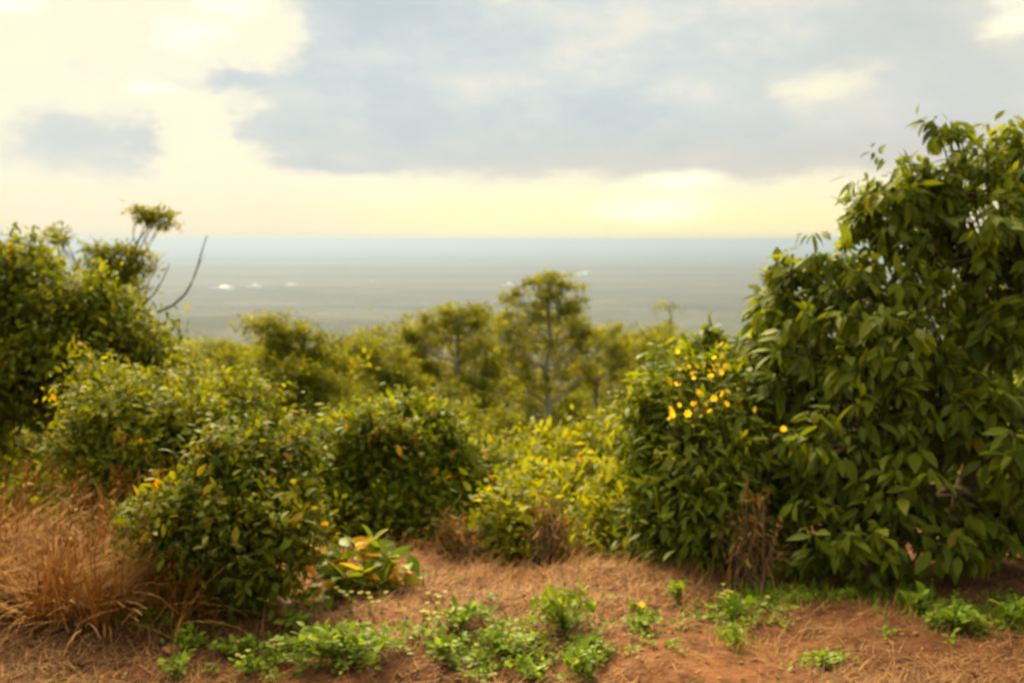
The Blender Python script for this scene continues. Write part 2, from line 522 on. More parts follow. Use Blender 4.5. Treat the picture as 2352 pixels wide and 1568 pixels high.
# ================================================================== the setting
def build_ground():
    rad = np.concatenate([[0.0], np.linspace(0.6, 9, 190), np.geomspace(9.2, 90000, 270)])
    fine = np.radians(np.linspace(-38, 38, 260))
    coarse = np.radians(np.linspace(38, 322, 72)[1:-1])
    ang = np.concatenate([fine, coarse])
    na = len(ang)
    A, R = np.meshgrid(ang, rad[1:])
    X, Y = R * np.sin(A), R * np.cos(A)
    v = np.stack([X, Y, H(X, Y)], -1).reshape(-1, 3)
    v = np.concatenate([v, [[0, 0, float(H(0, 0))]]])
    nr = len(rad) - 1
    i, j = np.meshgrid(np.arange(nr - 1), np.arange(na), indexing="ij")
    j2 = (j + 1) % na
    a, b, c, d = i * na + j, i * na + j2, (i + 1) * na + j2, (i + 1) * na + j
    f = np.concatenate([np.stack([a, c, b], -1).reshape(-1, 3), np.stack([a, d, c], -1).reshape(-1, 3)])
    k = np.arange(na)
    f = np.concatenate([f, np.stack([np.full(na, nr * na), k, (k + 1) % na], -1)])
    b_ = Buf().add(v, f)
    me = b_.mesh("ground", mat_ground())
    link("ground", me, kind="structure", label="red earth verge falling away to a wide wooded plain")


build_ground()

# sheets of water shining on the plain
m_water = bpy.data.materials.new("still water")
m_water.use_nodes = True
_p = m_water.node_tree.nodes["Principled BSDF"]
_p.inputs["Base Color"].default_value = (0.03, 0.04, 0.04, 1)
_p.inputs["Roughness"].default_value = 0.04
_p.inputs["IOR"].default_value = 1.33


def pond(u, v, wu, hv, label):
    drop = 350.0 + CAM[2]
    r = rng
    n = 28
    pts = []
    for k in range(n):
        a = 2 * math.pi * k / n
        rr = 1 + 0.22 * math.sin(3 * a + u) + 0.12 * math.sin(5 * a + v)
        uu, vv = u + math.cos(a) * wu * rr, v + math.sin(a) * hv * rr
        rx, rz = (uu - 1176) / F, (784 - vv) / F
        d = np.array([rx, _c + rz * _s, -_s + rz * _c])
        q = CAM + d * (drop / -d[2])
        pts.append([q[0], q[1], -349.4])
    pts = np.array(pts)
    c = pts.mean(0)
    low = pts - [0, 0, 1.5]
    v_ = np.concatenate([[c], pts, low])
    f = [(0, 1 + k, 1 + (k + 1) % n) for k in range(n)]
    f = [(a, b, e) if np.cross(v_[b] - v_[a], v_[e] - v_[a])[2] > 0 else (a, e, b) for a, b, e in f]
    for k in range(n):
        k2 = (k + 1) % n
        f += [(1 + k, 1 + n + k, 1 + n + k2), (1 + k, 1 + n + k2, 1 + k2)]
    me = Buf().add(v_, f).mesh("pond", m_water, origin=c, smooth=False)
    link("pond", me, loc=c, kind="structure", label=label)


pond(514, 660, 30, 5.0, "largest sheet of shining water on the plain beside the bare branches")
pond(584, 656, 19, 4.0, "second sheet of shining water on the plain from the bare branches")
pond(668, 653, 16, 2.6, "third and smallest sheet of shining water on the plain from the bare branches")
pond(855, 645, 10, 1.8, "tiny glint of water on the plain short of the tall gum")
pond(1168, 652, 14, 3.5, "glint of water behind the crown of the tall gum")
pond(1330, 628, 22, 5.0, "bright sheet of water just beyond the top of the tall gum")


# ================================================================== trees and shrubs
def blobs_px(rows):
    """rows (u, v, y, ru, rv[, depth factor]) -> centres and radii in metres"""
    c, r = [], []
    for row in rows:
        u, v, y, ru, rv = row[:5]
        k = row[5] if len(row) > 5 else 0.8
        c.append(P(u, v, y))
        r.append([ru * y / F, k * (ru + rv) / 2 * y / F, rv * y / F])
    return np.array(c), np.array(r)


def project(p):
    d = np.asarray(p) - CAM
    yc = d[..., 1] * _c - d[..., 2] * _s
    zc = d[..., 1] * _s + d[..., 2] * _c
    return 1176 + F * d[..., 0] / yc, 784 - F * zc / yc, yc


def make_plant(name, label, cat, base, rows, clumps, per, L, W, mat, tmpl=LEAF_MID, group=None, bark="bark", trunk_r=0.05,
               droop=0.3, csize=0.12, tint_mu=0.45, tint_sd=0.22, single=0, single_mat=None, seed=1, tips=0.0, shell=(0.62, 1.04),
               trunk_top=None, whorl=False, twig_r=0.004, hang=0.0, pads=False, shoots=0, shoot_len=0.2):
    """one tree or shrub: trunk, a branch to each bough with its twigs, crown of leaf blades and, where they can be told apart, single leaves"""
    r = np.random.default_rng(seed)
    C, R = blobs_px(rows)
    if pads:
        R = R * [0.86, 0.86, 0.72]
    bx, by = base
    base = np.array([bx, by, float(H(bx, by)) - 0.03])
    root = link(name, None, loc=base, label=label, cat=cat, group=group)
    # clump positions
    area = (R[:, 0] * R[:, 2]) ** 0.8 + (R[:, 0] * R[:, 1]) ** 0.8
    cnt = np.maximum(2, np.round(clumps * area / area.sum()).astype(int))
    pos, out, own, sub = [], [], [], []
    S = []
    for i in range(len(C)):
        S.append((i, C[i], R[i] * (0.8 if pads else 0.78), max(2, int(cnt[i] * (0.34 if pads else 0.34)))))
        m = 6
        for dv in unit(r.normal(size=(m, 3)) * [1, 0.8, 1] + [0, -0.15, 0.25]):
            S.append((i, C[i] + dv * R[i] * (r.uniform(0.7, 1.7) if pads else r.uniform(0.6, 1.05)), R[i] * (r.uniform(0.2, 0.42) if pads else r.uniform(0.22, 0.5)), max(1, int(cnt[i] * 0.11))))
    par = np.array([q[0] for q in S])
    BC, BR = C, R
    C, R, cnt = np.array([q[1] for q in S]), np.array([q[2] for q in S]), [q[3] for q in S]
    for i in range(len(C)):
        n = cnt[i]
        dv = unit(r.normal(size=(n * 3, 3)))
        # keep fewer at the very bottom and at the far side
        keep = r.random(len(dv)) < np.clip(0.75 + 0.35 * dv[:, 2] - 0.3 * dv[:, 1], 0.15, 1)
        dv = dv[keep][:n]
        if pads:
            dv[:, 2] = np.abs(dv[:, 2]) * np.where(r.random(len(dv)) < 0.8, 1, -1)
        rr = shell[0] + (shell[1] - shell[0]) * r.random(len(dv)) ** 0.6
        lump = 1 + 0.24 * np.sin(dv[:, 0] * 5 + i) * np.sin(dv[:, 2] * 6 + 2 * i) + r.normal(0, 0.10, len(dv)) + (r.random(len(dv)) < 0.10) * np.clip(dv[:, 2] + 0.4, 0, 1) * r.uniform(0.1, 0.4, len(dv))
        pos.append(C[i] + dv * R[i] * (rr * lump)[:, None])
        out.append(dv)
        own.append(np.full(len(dv), i))
    C, R = BC, BR
    pos, out, sub = np.concatenate(pos), unit(np.concatenate(out)), np.concatenate(own)
    own = par[sub]
    st = r.normal(0, 0.6, len(par))
    gz = H(pos[:, 0], pos[:, 1])
    ok = pos[:, 2] > gz + 0.03
    pos, out, own, sub = pos[ok], out[ok], own[ok], sub[ok]
    # trunk: to the middle of the boughs
    mid = C.mean(0)
    top = np.array(trunk_top) if trunk_top is not None else base + (mid - base) * np.array([0.7, 0.7, 0.85])
    tp = bent(base - [0, 0, 0.05], top, 0.0, 9, r, 0.018)
    b = Buf()
    tube(b, tp, np.linspace(trunk_r, trunk_r * 0.45, 9), 8)
    link("trunk", b.mesh("trunk", M[bark], origin=base), root)
    for i in range(len(C)):
        k = int(np.clip(2 + 6.5 * (C[i][2] - base[2]) / max(top[2] - base[2], 0.1) * 0.75 * (0.6 + 0.4 * r.random()), 2, 8))
        b = Buf()
        if pads:                                 # gums: limbs leave the bole a little below the tuft they carry
            k = int(np.clip(np.searchsorted(tp[:, 2], C[i][2] - 0.9 * abs(C[i][0] - tp[-1][0]) - R[i][2]), 3, 8))
        lp = bent(tp[k], C[i] + [0, 0, -0.2 * R[i][2]], -0.06 if pads else 0.06, 7, r, 0.035)
        lr = trunk_r * (0.26 if pads else 0.5) * (0.65 + 0.35 * min(1, R[i].mean() / R.mean()))
        tube(b, lp, np.linspace(lr, lr * 0.4, 7), 5)
        tw = b if pads else Buf()
        idx = np.where(own == i)[0]
        for j in idx[: max(3, int(len(idx) * 0.5))]:
            s = lp[r.integers(2, 7)] + r.normal(0, 0.01, 3)
            q = bent(s, pos[j], 0.05, 4, r, 0.04)
            tube(tw, q, np.linspace(lr * 0.16 + twig_r, twig_r, 4), 3)
        br = link("branch", b.mesh("branch", M[bark], origin=base), root)
        if not pads and tw.n:
            link("twig", tw.mesh("twig", M[bark], origin=base), br, kind="stuff")
    # leaves
    n = len(pos)
    ct = np.clip(tint_mu + tint_sd * (0.7 * r.normal(size=n) + st[sub]), 0.02, 0.9)
    k = np.repeat(np.arange(n), per)
    N = len(k)
    rnd = unit(r.normal(size=(N, 3)))
    o = out[k]
    if whorl:
        dr = unit(0.55 * o + 0.95 * rnd + np.array([0, 0, -droop]))
        lp = pos[k] + dr * csize * 0.25 + r.normal(0, csize * 0.25, (N, 3))
    else:
        dr = unit(0.7 * o + 0.9 * rnd + np.array([0, 0, -droop]))
        flat = np.array([1, 1, 0.55]) if pads else np.ones(3)
        lp = pos[k] + r.normal(0, csize, (N, 3)) * flat
    if hang:
        dr = unit(dr + np.array([0, 0, -hang]))
    up = unit(np.array([0, 0, 0.9]) + 0.6 * o + 0.75 * unit(r.normal(size=(N, 3))))
    nm = unit(up - dr * (up * dr).sum(1, keepdims=True))
    LL = L * r.uniform(0.42, 1.32, N)
    WW = LL * (W / L) * r.uniform(0.8, 1.2, N)
    ti = np.clip(ct[k] + r.normal(0, 0.13, N), 0, 0.84)
    new = r.random(N) < tips * np.clip(0.4 + o[:, 2], 0, 1.4)
    ti = np.where(new, r.uniform(0.9, 1, N), ti)
    ok = lp[:, 2] > H(lp[:, 0], lp[:, 1]) + 0.02
    lp, dr, nm, LL, WW, ti, o = (a[ok] for a in (lp, dr, nm, LL, WW, ti, o))
    if shoots:                                   # young shoots that stand out of the outline
        sb = Buf()
        cand = np.where(out[:, 2] > -0.15)[0]
        for j in r.choice(cand, min(shoots, len(cand)), replace=False):
            sd = unit(out[j] + np.array([0, 0, 0.7]) + r.normal(0, 0.4, 3))
            sl = shoot_len * r.uniform(0.5, 1.3)
            q = bent(pos[j], pos[j] + sd * sl, 0.06, 5, r, 0.05)
            tube(sb, q, np.linspace(twig_r * 1.5, twig_r * 0.6, 5), 3)
            m = int(r.integers(8, 15)) if r.random() > 0.12 else 1
            tt = r.uniform(0.15, 1.0, m)
            qp = np.stack([np.interp(tt, np.linspace(0, 1, 5), q[:, c]) for c in range(3)], -1)
            dd = unit(sd * 0.5 + unit(r.normal(size=(m, 3))) + [0, 0, -0.25 * droop])
            uu = unit(np.array([0, 0, 0.9]) + 0.7 * r.normal(size=(m, 3)))
            l2 = L * r.uniform(0.5, 1.05, m) * (1.1 - 0.4 * tt)
            lp, dr, nm = np.concatenate([lp, qp]), np.concatenate([dr, dd]), np.concatenate([nm, unit(uu - dd * (uu * dd).sum(1, keepdims=True))])
            LL, WW = np.concatenate([LL, l2]), np.concatenate([WW, l2 * W / L])
            tn = np.clip(r.normal(0.70, 0.12, m), 0, 0.84) if r.random() > 1.2 * tips else r.uniform(0.86, 1.0, m)
            ti, o = np.concatenate([ti, tn]), np.concatenate([o, np.repeat(out[j][None], m, 0)])
        link("shoot", sb.mesh("shoot", M["green_stem"], origin=base), root, kind="stuff")
    pick = np.zeros(len(lp), bool)
    if single:
        u, v, dist = project(lp + dr * LL[:, None] * 0.5)
        toc = unit(CAM - lp)
        size = LL * WW * np.abs((nm * toc).sum(1)) / dist ** 2
        front = (o * toc).sum(1)
        score = np.where((u > 10) & (u < 2342) & (v > 10) & (v < 1560) & (front > 0.15), size * (0.5 + front), 0)
        idx = np.argsort(-score)[:single]
        pick[idx[score[idx] > 0]] = True
    b = Buf()
    q = ~pick
    add_leaves(b, tmpl, lp[q], dr[q], nm[q], LL[q], WW[q], ti[q])
    link("crown", b.mesh("crown", M[mat], origin=base), root)
    if single:
        one_mesh = leaf_mesh(single_mat or mat + "1")
        for i in np.where(pick)[0]:
            put_leaf(one_mesh, root, base, lp[i], dr[i], nm[i], LL[i], WW[i])
    return root, base, pos, out, tp


_leaf_meshes = {}


def leaf_mesh(matkey):
    if matkey not in _leaf_meshes:
        tv, tf = LEAF_BIG
        _leaf_meshes[matkey] = Buf().add(np.stack([tv[:, 1], tv[:, 0], tv[:, 2]], -1), tf).mesh("leaf", M[matkey])
    return _leaf_meshes[matkey]


def put_leaf(me, root, base, p, d, n, L, W, name="leaf"):
    s = np.cross(d, n)
    m = Matrix(((s[0], d[0], n[0]), (s[1], d[1], n[1]), (s[2], d[2], n[2])))
    o = link(name, me, root, loc=p - base)
    o.rotation_mode = "QUATERNION"
    o.rotation_quaternion = m.to_quaternion()
    o.scale = (W, L, L)
    return o


def X(u, y):
    return (u - 1176) / F * y


def gum_rows(u0, y, prof, n, seed, ru=(16, 36), flat=0.42):
    """tufts spread through a crown outline: prof rows (v, half width, sideways shift)"""
    r = random.Random(seed)
    vs = [p[0] for p in prof]
    rows = []
    for k in range(n):
        v = vs[0] + (vs[-1] - vs[0]) * (k + r.random()) / n
        hw, sh = float(np.interp(v, vs, [p[1] for p in prof])), float(np.interp(v, vs, [p[2] for p in prof]))
        q = r.uniform(-1, 1)
        w = r.uniform(*ru)
        rows.append((u0 + sh + q * hw, v, y + r.uniform(-0.03, 0.03) * y * (1 - abs(q)), w, max(7, w * flat * r.uniform(0.7, 1.3))))
    return rows


# ---- gum trees down the slope -------------------------------------------------
EUC = dict(mat="euc", tmpl=LEAF_SMALL, bark="pale_bark", pads=True, droop=0.5, hang=0.5, twig_r=0.01)
GUM = dict(mat="euc", tmpl=LEAF_SMALL, bark="pale_bark", pads=True, droop=0.5, hang=0.5, twig_r=0.008, group="gum trees on the slope")
make_plant("gum_tree", "tallest gum with pale trunk and tiered airy crown in the middle of the slope", "tree", (X(1258, 46), 46),
           gum_rows(1258, 46, [(630, 16, 10), (652, 60, 0), (680, 88, 0), (720, 95, -5), (780, 115, -5), (850, 125, -10), (895, 95, -20)], 84, 1, (13, 29), 0.62), 760, 18, 0.20, 0.06,
           trunk_r=0.19, csize=0.15, seed=3, trunk_top=P(1258, 680, 46), **GUM)
make_plant("gum_tree", "shorter gum with forked grey trunk, beside the tallest gum", "tree", (X(1370, 50), 50),
           gum_rows(1380, 50, [(745, 20, 10), (780, 50, 0), (840, 62, 0), (880, 50, 0)], 20, 2), 260, 18, 0.22, 0.065, trunk_r=0.17, csize=0.18, seed=4, trunk_top=P(1372, 800, 50), **GUM)
make_plant("gum_tree", "faint slender gum with one round tuft on top, beyond the flowering shrub", "tree", (X(1545, 75), 75),
           [(1537, 704, 75, 30, 13), (1540, 740, 75, 12, 10)] + gum_rows(1490, 75, [(770, 50, 0), (830, 80, 0), (890, 90, 0)], 22, 3), 320, 18, 0.28, 0.08,
           trunk_r=0.22, csize=0.24, seed=5, trunk_top=P(1540, 725, 75), **GUM)
make_plant("gum_tree", "broad gum with layered branches sloping down from the tallest gum", "tree", (X(1050, 40), 40),
           gum_rows(1030, 40, [(705, 30, 20), (730, 90, 0), (780, 110, 0), (850, 130, 10), (920, 130, 20), (980, 110, 30)], 84, 4, (14, 32), 0.6), 760, 18, 0.20, 0.06,
           trunk_r=0.16, csize=0.15, seed=6, trunk_top=P(1050, 740, 40), **GUM)
make_plant("gum_tree", "dense olive gum at the near end of the gum row, below its broad neighbour", "tree", (X(870, 34), 34),
           gum_rows(870, 34, [(785, 24, 0), (820, 66, 10), (880, 90, 10), (950, 110, 0)], 50, 5, (14, 34), 0.6), 480, 18, 0.17, 0.055, trunk_r=0.14, csize=0.14, seed=7, trunk_top=P(868, 810, 34), **GUM)
make_plant("wattle_tree", "dark spreading tree with stepped outline beyond the near shrubs", "tree", (X(690, 26), 26), [
    (600, 748, 26, 42, 13), (645, 736, 26, 22, 12), (650, 775, 26, 50, 18), (700, 765, 26, 34, 18), (735, 778, 26, 26, 9), (640, 815, 26, 60, 24),
    (720, 830, 26, 66, 30), (770, 840, 26, 40, 22), (665, 870, 25, 70, 36), (750, 890, 25, 66, 40), (690, 940, 25, 90, 44), (720, 1000, 25, 90, 44)],
    560, 20, 0.17, 0.055, "euc", tmpl=LEAF_SMALL, group="trees on the slope", bark="bark", trunk_r=0.16, csize=0.17, seed=8, tint_mu=0.35,
    droop=0.2, pads=True, twig_r=0.008)
make_plant("flat_topped_tree", "faint flat topped tree low in the haze beside the yellow green tree", "tree", (X(500, 60), 60), [
    (470, 792, 60, 44, 10), (525, 798, 60, 44, 10), (500, 815, 60, 56, 13), (445, 820, 60, 44, 14), (560, 815, 60, 40, 14)],
    150, 18, 0.32, 0.10, "euc", tmpl=LEAF_SMALL, group="trees on the slope", bark="pale_bark", trunk_r=0.22, csize=0.3, seed=9, pads=True, twig_r=0.01)

# ---- the belt of trees along the slope, one crown running into the next
BELT = [(760, 800, 46), (830, 785, 48), (905, 775, 50), (1465, 785, 60), (1520, 780, 66), (640, 800, 40), (430, 820, 42), (520, 835, 38), (610, 800, 44), (800, 812, 46), (960, 770, 52), (1060, 755, 56), (1130, 735, 60), (1215, 730, 64), (1310, 745, 66), (1395, 790, 62),
        (1460, 800, 58), (1530, 800, 64), (880, 840, 42), (700, 830, 36), (760, 900, 31), (560, 880, 31), (930, 900, 33), (1010, 900, 36), (1110, 890, 40), (1200, 900, 60),
        (1320, 900, 62), (1430, 890, 50), (1490, 900, 46), (660, 920, 29), (850, 940, 29), (1060, 950, 32), (1150, 960, 34), (460, 900, 30), (1265, 885, 55), (1230, 930, 52), (1330, 930, 54)]
rb = random.Random(77)
for k, (u, v, y) in enumerate(BELT):
    rows = gum_rows(u, y, [(v - 22, 24, rb.uniform(-10, 10)), (v + 50, 66, 0), (v + 110, 84, 0), (v + 180, 84, 0)], 24, 500 + k, (18, 40), 0.62)
    make_plant("belt_tree", "olive green tree of the unbroken belt along the slope, around the pale gums", "tree", (X(u, y), y), rows, 300, 16, 0.0046 * y, 0.0016 * y, "euc",
               tmpl=LEAF_SMALL, group="trees of the belt on the slope", bark="bark", trunk_r=0.003 * y, csize=0.0042 * y, seed=400 + k, tint_mu=rb.uniform(0.08, 0.45), pads=True, twig_r=0.008)

# ---- tall thin gum behind the yellow green tree, with bare boughs
root_g, base_g, _, _, tp_g = make_plant("gum_tree", "thin gum with separate tufts and bare boughs rising over the yellow green tree", "tree", (X(250, 15), 15), [
    (355, 496, 15, 36, 14), (378, 508, 15, 18, 16), (322, 486, 15, 22, 7), (240, 598, 15, 46, 30), (310, 597, 15, 38, 30), (275, 625, 15, 60, 24),
    (300, 665, 15, 44, 26), (250, 645, 15, 36, 18), (135, 545, 15, 24, 26), (75, 575, 15, 34, 24), (95, 608, 15, 34, 20), (20, 590, 15, 40, 26)],
    300, 20, 0.10, 0.034, "euc", tmpl=LEAF_SMALL, group="gum trees on the slope", bark="bark", trunk_r=0.05, csize=0.07, seed=10, trunk_top=P(255, 690, 15),
    pads=True, droop=0.3, twig_r=0.004, tint_mu=0.4)
for pts, r0 in (([(360, 718), (400, 700), (432, 668), (452, 620), (463, 578), (476, 540)], 0.022), ([(452, 620), (460, 600), (472, 588)], 0.008),
                ([(318, 710), (350, 680), (375, 640), (390, 605)], 0.016), ([(330, 690), (345, 640), (362, 600), (385, 575)], 0.007),
                ([(310, 560), (330, 535), (352, 515), (372, 500)], 0.010), ([(335, 660), (352, 630), (372, 602)], 0.006)):
    b = Buf()
    q = np.array([P(u, v, 14.6) for u, v in pts])
    t = np.linspace(0, 1, len(q))
    tt = np.linspace(0, 1, 12)
    q = np.stack([np.interp(tt, t, q[:, k]) for k in range(3)], -1)
    tube(b, q, np.linspace(r0, r0 * 0.3, 12), 6)
    link("bare_bough", b.mesh("bare_bough", M["bark"], origin=base_g), root_g)

# ---- left: yellow green tree ---------------------------------------------------
make_plant("leafy_tree", "tall yellow green tree with slim brown trunk behind the dry grass", "tree", (X(100, 8.6), 8.6), [
    (30, 640, 9.2, 110, 70), (130, 690, 9.0, 110, 64), (240, 730, 9.0, 100, 58), (320, 770, 9.2, 64, 44), (60, 780, 8.8, 130, 90), (190, 820, 8.7, 120, 76),
    (290, 840, 8.8, 90, 60), (-60, 720, 9.2, 120, 110), (20, 900, 8.7, 110, 80), (140, 920, 8.9, 90, 60), (-60, 900, 9.0, 120, 130), (10, 1010, 9.2, 90, 70), (360, 830, 9.0, 44, 46)],
    1100, 18, 0.090, 0.040, "yel", tmpl=LEAF_MID, trunk_r=0.055, csize=0.10, seed=12, shoots=70, shoot_len=0.16, tint_mu=0.29, tint_sd=0.24, trunk_top=P(105, 800, 8.8), tips=0.02)
# ---- left: mid shrub
make_plant("leafy_shrub", "large rounded shrub with small leaves in front of the yellow green tree", "shrub", (X(330, 7.2), 7.2), [
    (220, 930, 7.2, 100, 76), (330, 910, 7.5, 110, 50), (450, 910, 7.6, 120, 50), (560, 930, 7.8, 76, 50), (300, 990, 7.0, 130, 90), (430, 980, 7.2, 140, 90),
    (560, 1000, 7.5, 90, 80), (190, 1050, 6.9, 90, 100), (300, 1100, 6.8, 120, 90), (420, 1080, 7.0, 110, 80), (650, 1010, 7.8, 60, 60), (240, 1170, 6.8, 100, 70)],
    1050, 18, 0.064, 0.029, "yel", tmpl=LEAF_MID, trunk_r=0.04, csize=0.07, seed=13, shoots=70, shoot_len=0.12, tint_mu=0.34, tint_sd=0.24, tips=0.015)
# ---- left: foreground dark shrub
make_plant("glossy_shrub", "dark glossy shrub with yellow tips standing on the verge beside the dry grass", "shrub", (X(560, 4.75), 4.75), [
    (600, 1050, 5.0, 96, 60), (520, 1080, 4.9, 70, 60), (665, 1085, 5.0, 60, 70), (470, 1130, 4.8, 110, 70), (600, 1150, 4.8, 120, 80), (420, 1210, 4.7, 110, 70),
    (560, 1230, 4.6, 130, 90), (660, 1190, 4.8, 70, 80), (530, 1330, 4.65, 85, 70), (610, 1340, 4.65, 75, 70), (690, 1010, 5.0, 26, 36), (510, 1020, 4.95, 22, 46), (355, 1185, 4.75, 56, 34), (335, 1255, 4.7, 44, 36), (705, 1250, 4.75, 40, 56), (440, 1290, 4.6, 50, 50)],
    760, 15, 0.060, 0.027, "dark", tmpl=LEAF_MID, trunk_r=0.025, csize=0.055, seed=14, shoots=90, shoot_len=0.11, tint_mu=0.45, tint_sd=0.25, single=300, tips=0.03, twig_r=0.002)
# ---- shrubs in the middle
make_plant("green_shrub", "bushy mid green shrub with rusty leaf tips and thin bare stem behind the clearing", "shrub", (X(1015, 6.1), 6.1), [
    (935, 965, 6.8, 60, 34), (845, 1010, 6.5, 60, 44), (1020, 1010, 6.8, 50, 50), (900, 1070, 6.5, 90, 60), (1040, 1100, 6.7, 60, 70), (800, 1100, 6.5, 56, 50), (960, 1160, 6.4, 70, 50),
    (850, 1190, 6.2, 60, 46), (1095, 1060, 7.0, 36, 40), (780, 1000, 6.6, 30, 30), (930, 1240, 6.2, 50, 36), (1000, 1230, 6.2, 26, 46), (770, 1170, 6.3, 40, 40)],
    700, 16, 0.070, 0.030, "mid", tmpl=LEAF_MID, trunk_r=0.022, csize=0.07, seed=15, shoots=90, shoot_len=0.13, tint_mu=0.5, tint_sd=0.25, single=240, tips=0.04, twig_r=0.002)
make_plant("green_shrub", "low bright green shrub squeezed between the dark glossy shrub and the rusty tipped one", "shrub", (X(740, 6.4), 6.4), [
    (725, 1080, 6.8, 60, 60), (770, 1130, 6.6, 70, 60), (740, 1190, 6.4, 80, 60), (800, 1210, 6.3, 60, 50)],
    230, 16, 0.07, 0.034, "mid", tmpl=LEAF_MID, trunk_r=0.02, csize=0.07, seed=16, shoots=24, tint_mu=0.62, tint_sd=0.2)
make_plant("lantana_bush", "sprawling yellow green bush behind the dead brown plant at the end of the clearing", "shrub", (X(1180, 7.2), 7.2), [
    (1130, 1066, 9.0, 80, 32), (1100, 1130, 8.0, 70, 50), (1190, 1150, 7.6, 90, 54), (1270, 1120, 8.2, 90, 46), (1170, 1210, 6.2, 90, 70), (1350, 1130, 7.2, 90, 60), (1130, 1275, 5.9, 70, 36), (1220, 1270, 5.9, 80, 40), (1240, 1190, 6.4, 80, 60)],
    500, 16, 0.075, 0.036, "yel", tmpl=LEAF_MID, trunk_r=0.022, csize=0.085, seed=17, shoots=50, shoot_len=0.12, tint_mu=0.52, tint_sd=0.2, tips=0.012)
make_plant("lantana_bush", "domed yellow green bush under the pale gum trunks", "shrub", (X(1300, 10), 10), [
    (1230, 1046, 10.5, 80, 30), (1310, 1036, 10.2, 90, 34), (1400, 1016, 10, 90, 40), (1330, 1080, 9.6, 110, 46), (1440, 1060, 9.5, 80, 54), (1480, 996, 9.5, 54, 36)],
    420, 16, 0.095, 0.045, "yel", tmpl=LEAF_MID, trunk_r=0.025, csize=0.11, seed=18, shoots=40, shoot_len=0.14, tint_mu=0.6, tint_sd=0.18, tips=0.008)
make_plant("lantana_bush", "small yellowish bush with arching sprays beside the dead brown plant", "shrub", (X(1400, 5.9), 5.9), [
    (1400, 1150, 6.5, 60, 60), (1370, 1220, 6.0, 50, 50), (1430, 1230, 5.9, 60, 60), (1450, 1100, 6.4, 50, 60), (1400, 1275, 5.8, 60, 34), (1330, 1280, 5.8, 40, 26)],
    210, 14, 0.085, 0.026, "yel", tmpl=LEAF_MID, trunk_r=0.012, csize=0.07, seed=19, shoots=30, shoot_len=0.12, tint_mu=0.62, tint_sd=0.18, tips=0.015, droop=0.5)
# ---- right: shrub in front of the broad leaved tree, with yellow flowers
root_h, base_h, pos_h, out_h, _ = make_plant("flowering_shrub", "shrub with drooping leaves and yellow flower sprays against the broad leaved tree", "shrub", (X(1640, 5.6), 5.6), [
    (1590, 880, 6.2, 76, 60), (1540, 960, 6.0, 90, 70), (1630, 980, 5.9, 100, 80), (1500, 1050, 5.9, 80, 80), (1590, 1080, 5.7, 110, 90), (1690, 1060, 5.7, 80, 90),
    (1520, 1160, 5.7, 80, 80), (1610, 1190, 5.5, 90, 90), (1560, 1270, 5.5, 80, 50), (1710, 1170, 5.6, 60, 80)],
    760, 14, 0.092, 0.034, "avo", tmpl=LEAF_MID, trunk_r=0.028, csize=0.07, seed=20, shoots=60, shoot_len=0.12, tint_mu=0.55, tint_sd=0.22, single=240, droop=0.6, tips=0.03)


def flower_mesh():
    b = Buf()
    for k in range(6):
        a = 2 * math.pi * k / 6
        d = np.array([[math.cos(a), math.sin(a), 0.35]])
        d = unit(d)
        n = unit(np.array([[0, 0, 1.0]]) - d * d[:, 2:3])
        add_leaves(b, LEAF_MID, np.zeros((1, 3)), d, n, np.array([1.0]), np.array([0.75]), np.array([k / 6]))
    return b.mesh("flower", M["flower"])


fm = flower_mesh()
rf = random.Random(5)
spots = [(1575, 822), (1640, 822), (1660, 818), (1620, 838), (1560, 848), (1590, 858), (1640, 850), (1668, 842), (1552, 882), (1600, 842), (1655, 862), (1630, 870),
         (1608, 905), (1590, 925), (1540, 940), (1560, 930), (1640, 915), (1620, 930), (1580, 950), (1610, 955), (1660, 905), (1545, 955), (1600, 940), (1630, 945),
         (1668, 928), (1735, 940), (1800, 985)]
spots += [(u + rf.gauss(0, 16), v + rf.gauss(0, 12)) for u, v in spots[:22]]
for u, v in spots:
    y = 5.25 + rf.uniform(-0.06, 0.06) + max(0, 900 - v) * 0.002
    p = P(u, v, y)
    o = link("flower", fm, root_h, loc=p - base_h)
    s = rf.uniform(0.013, 0.024)
    o.scale = (s, s, s)
    o.rotation_euler = (rf.uniform(0.3, 1.5), rf.uniform(-0.6, 0.6), rf.uniform(0, 6))
b = Buf()
for u, v in spots:                                    # flower stalks running back into the shrub
    y = 5.25 + max(0, 900 - v) * 0.002
    tube(b, bent(P(u + 10, v + 70, y + 0.5), P(u, v + 4, y), 0.05, 5, rng, 0.02), [0.003, 0.003, 0.0025, 0.002, 0.0015], 4)
link("flower_stalk", b.mesh("flower_stalk", M["green_stem"], origin=base_h), root_h, kind="stuff")

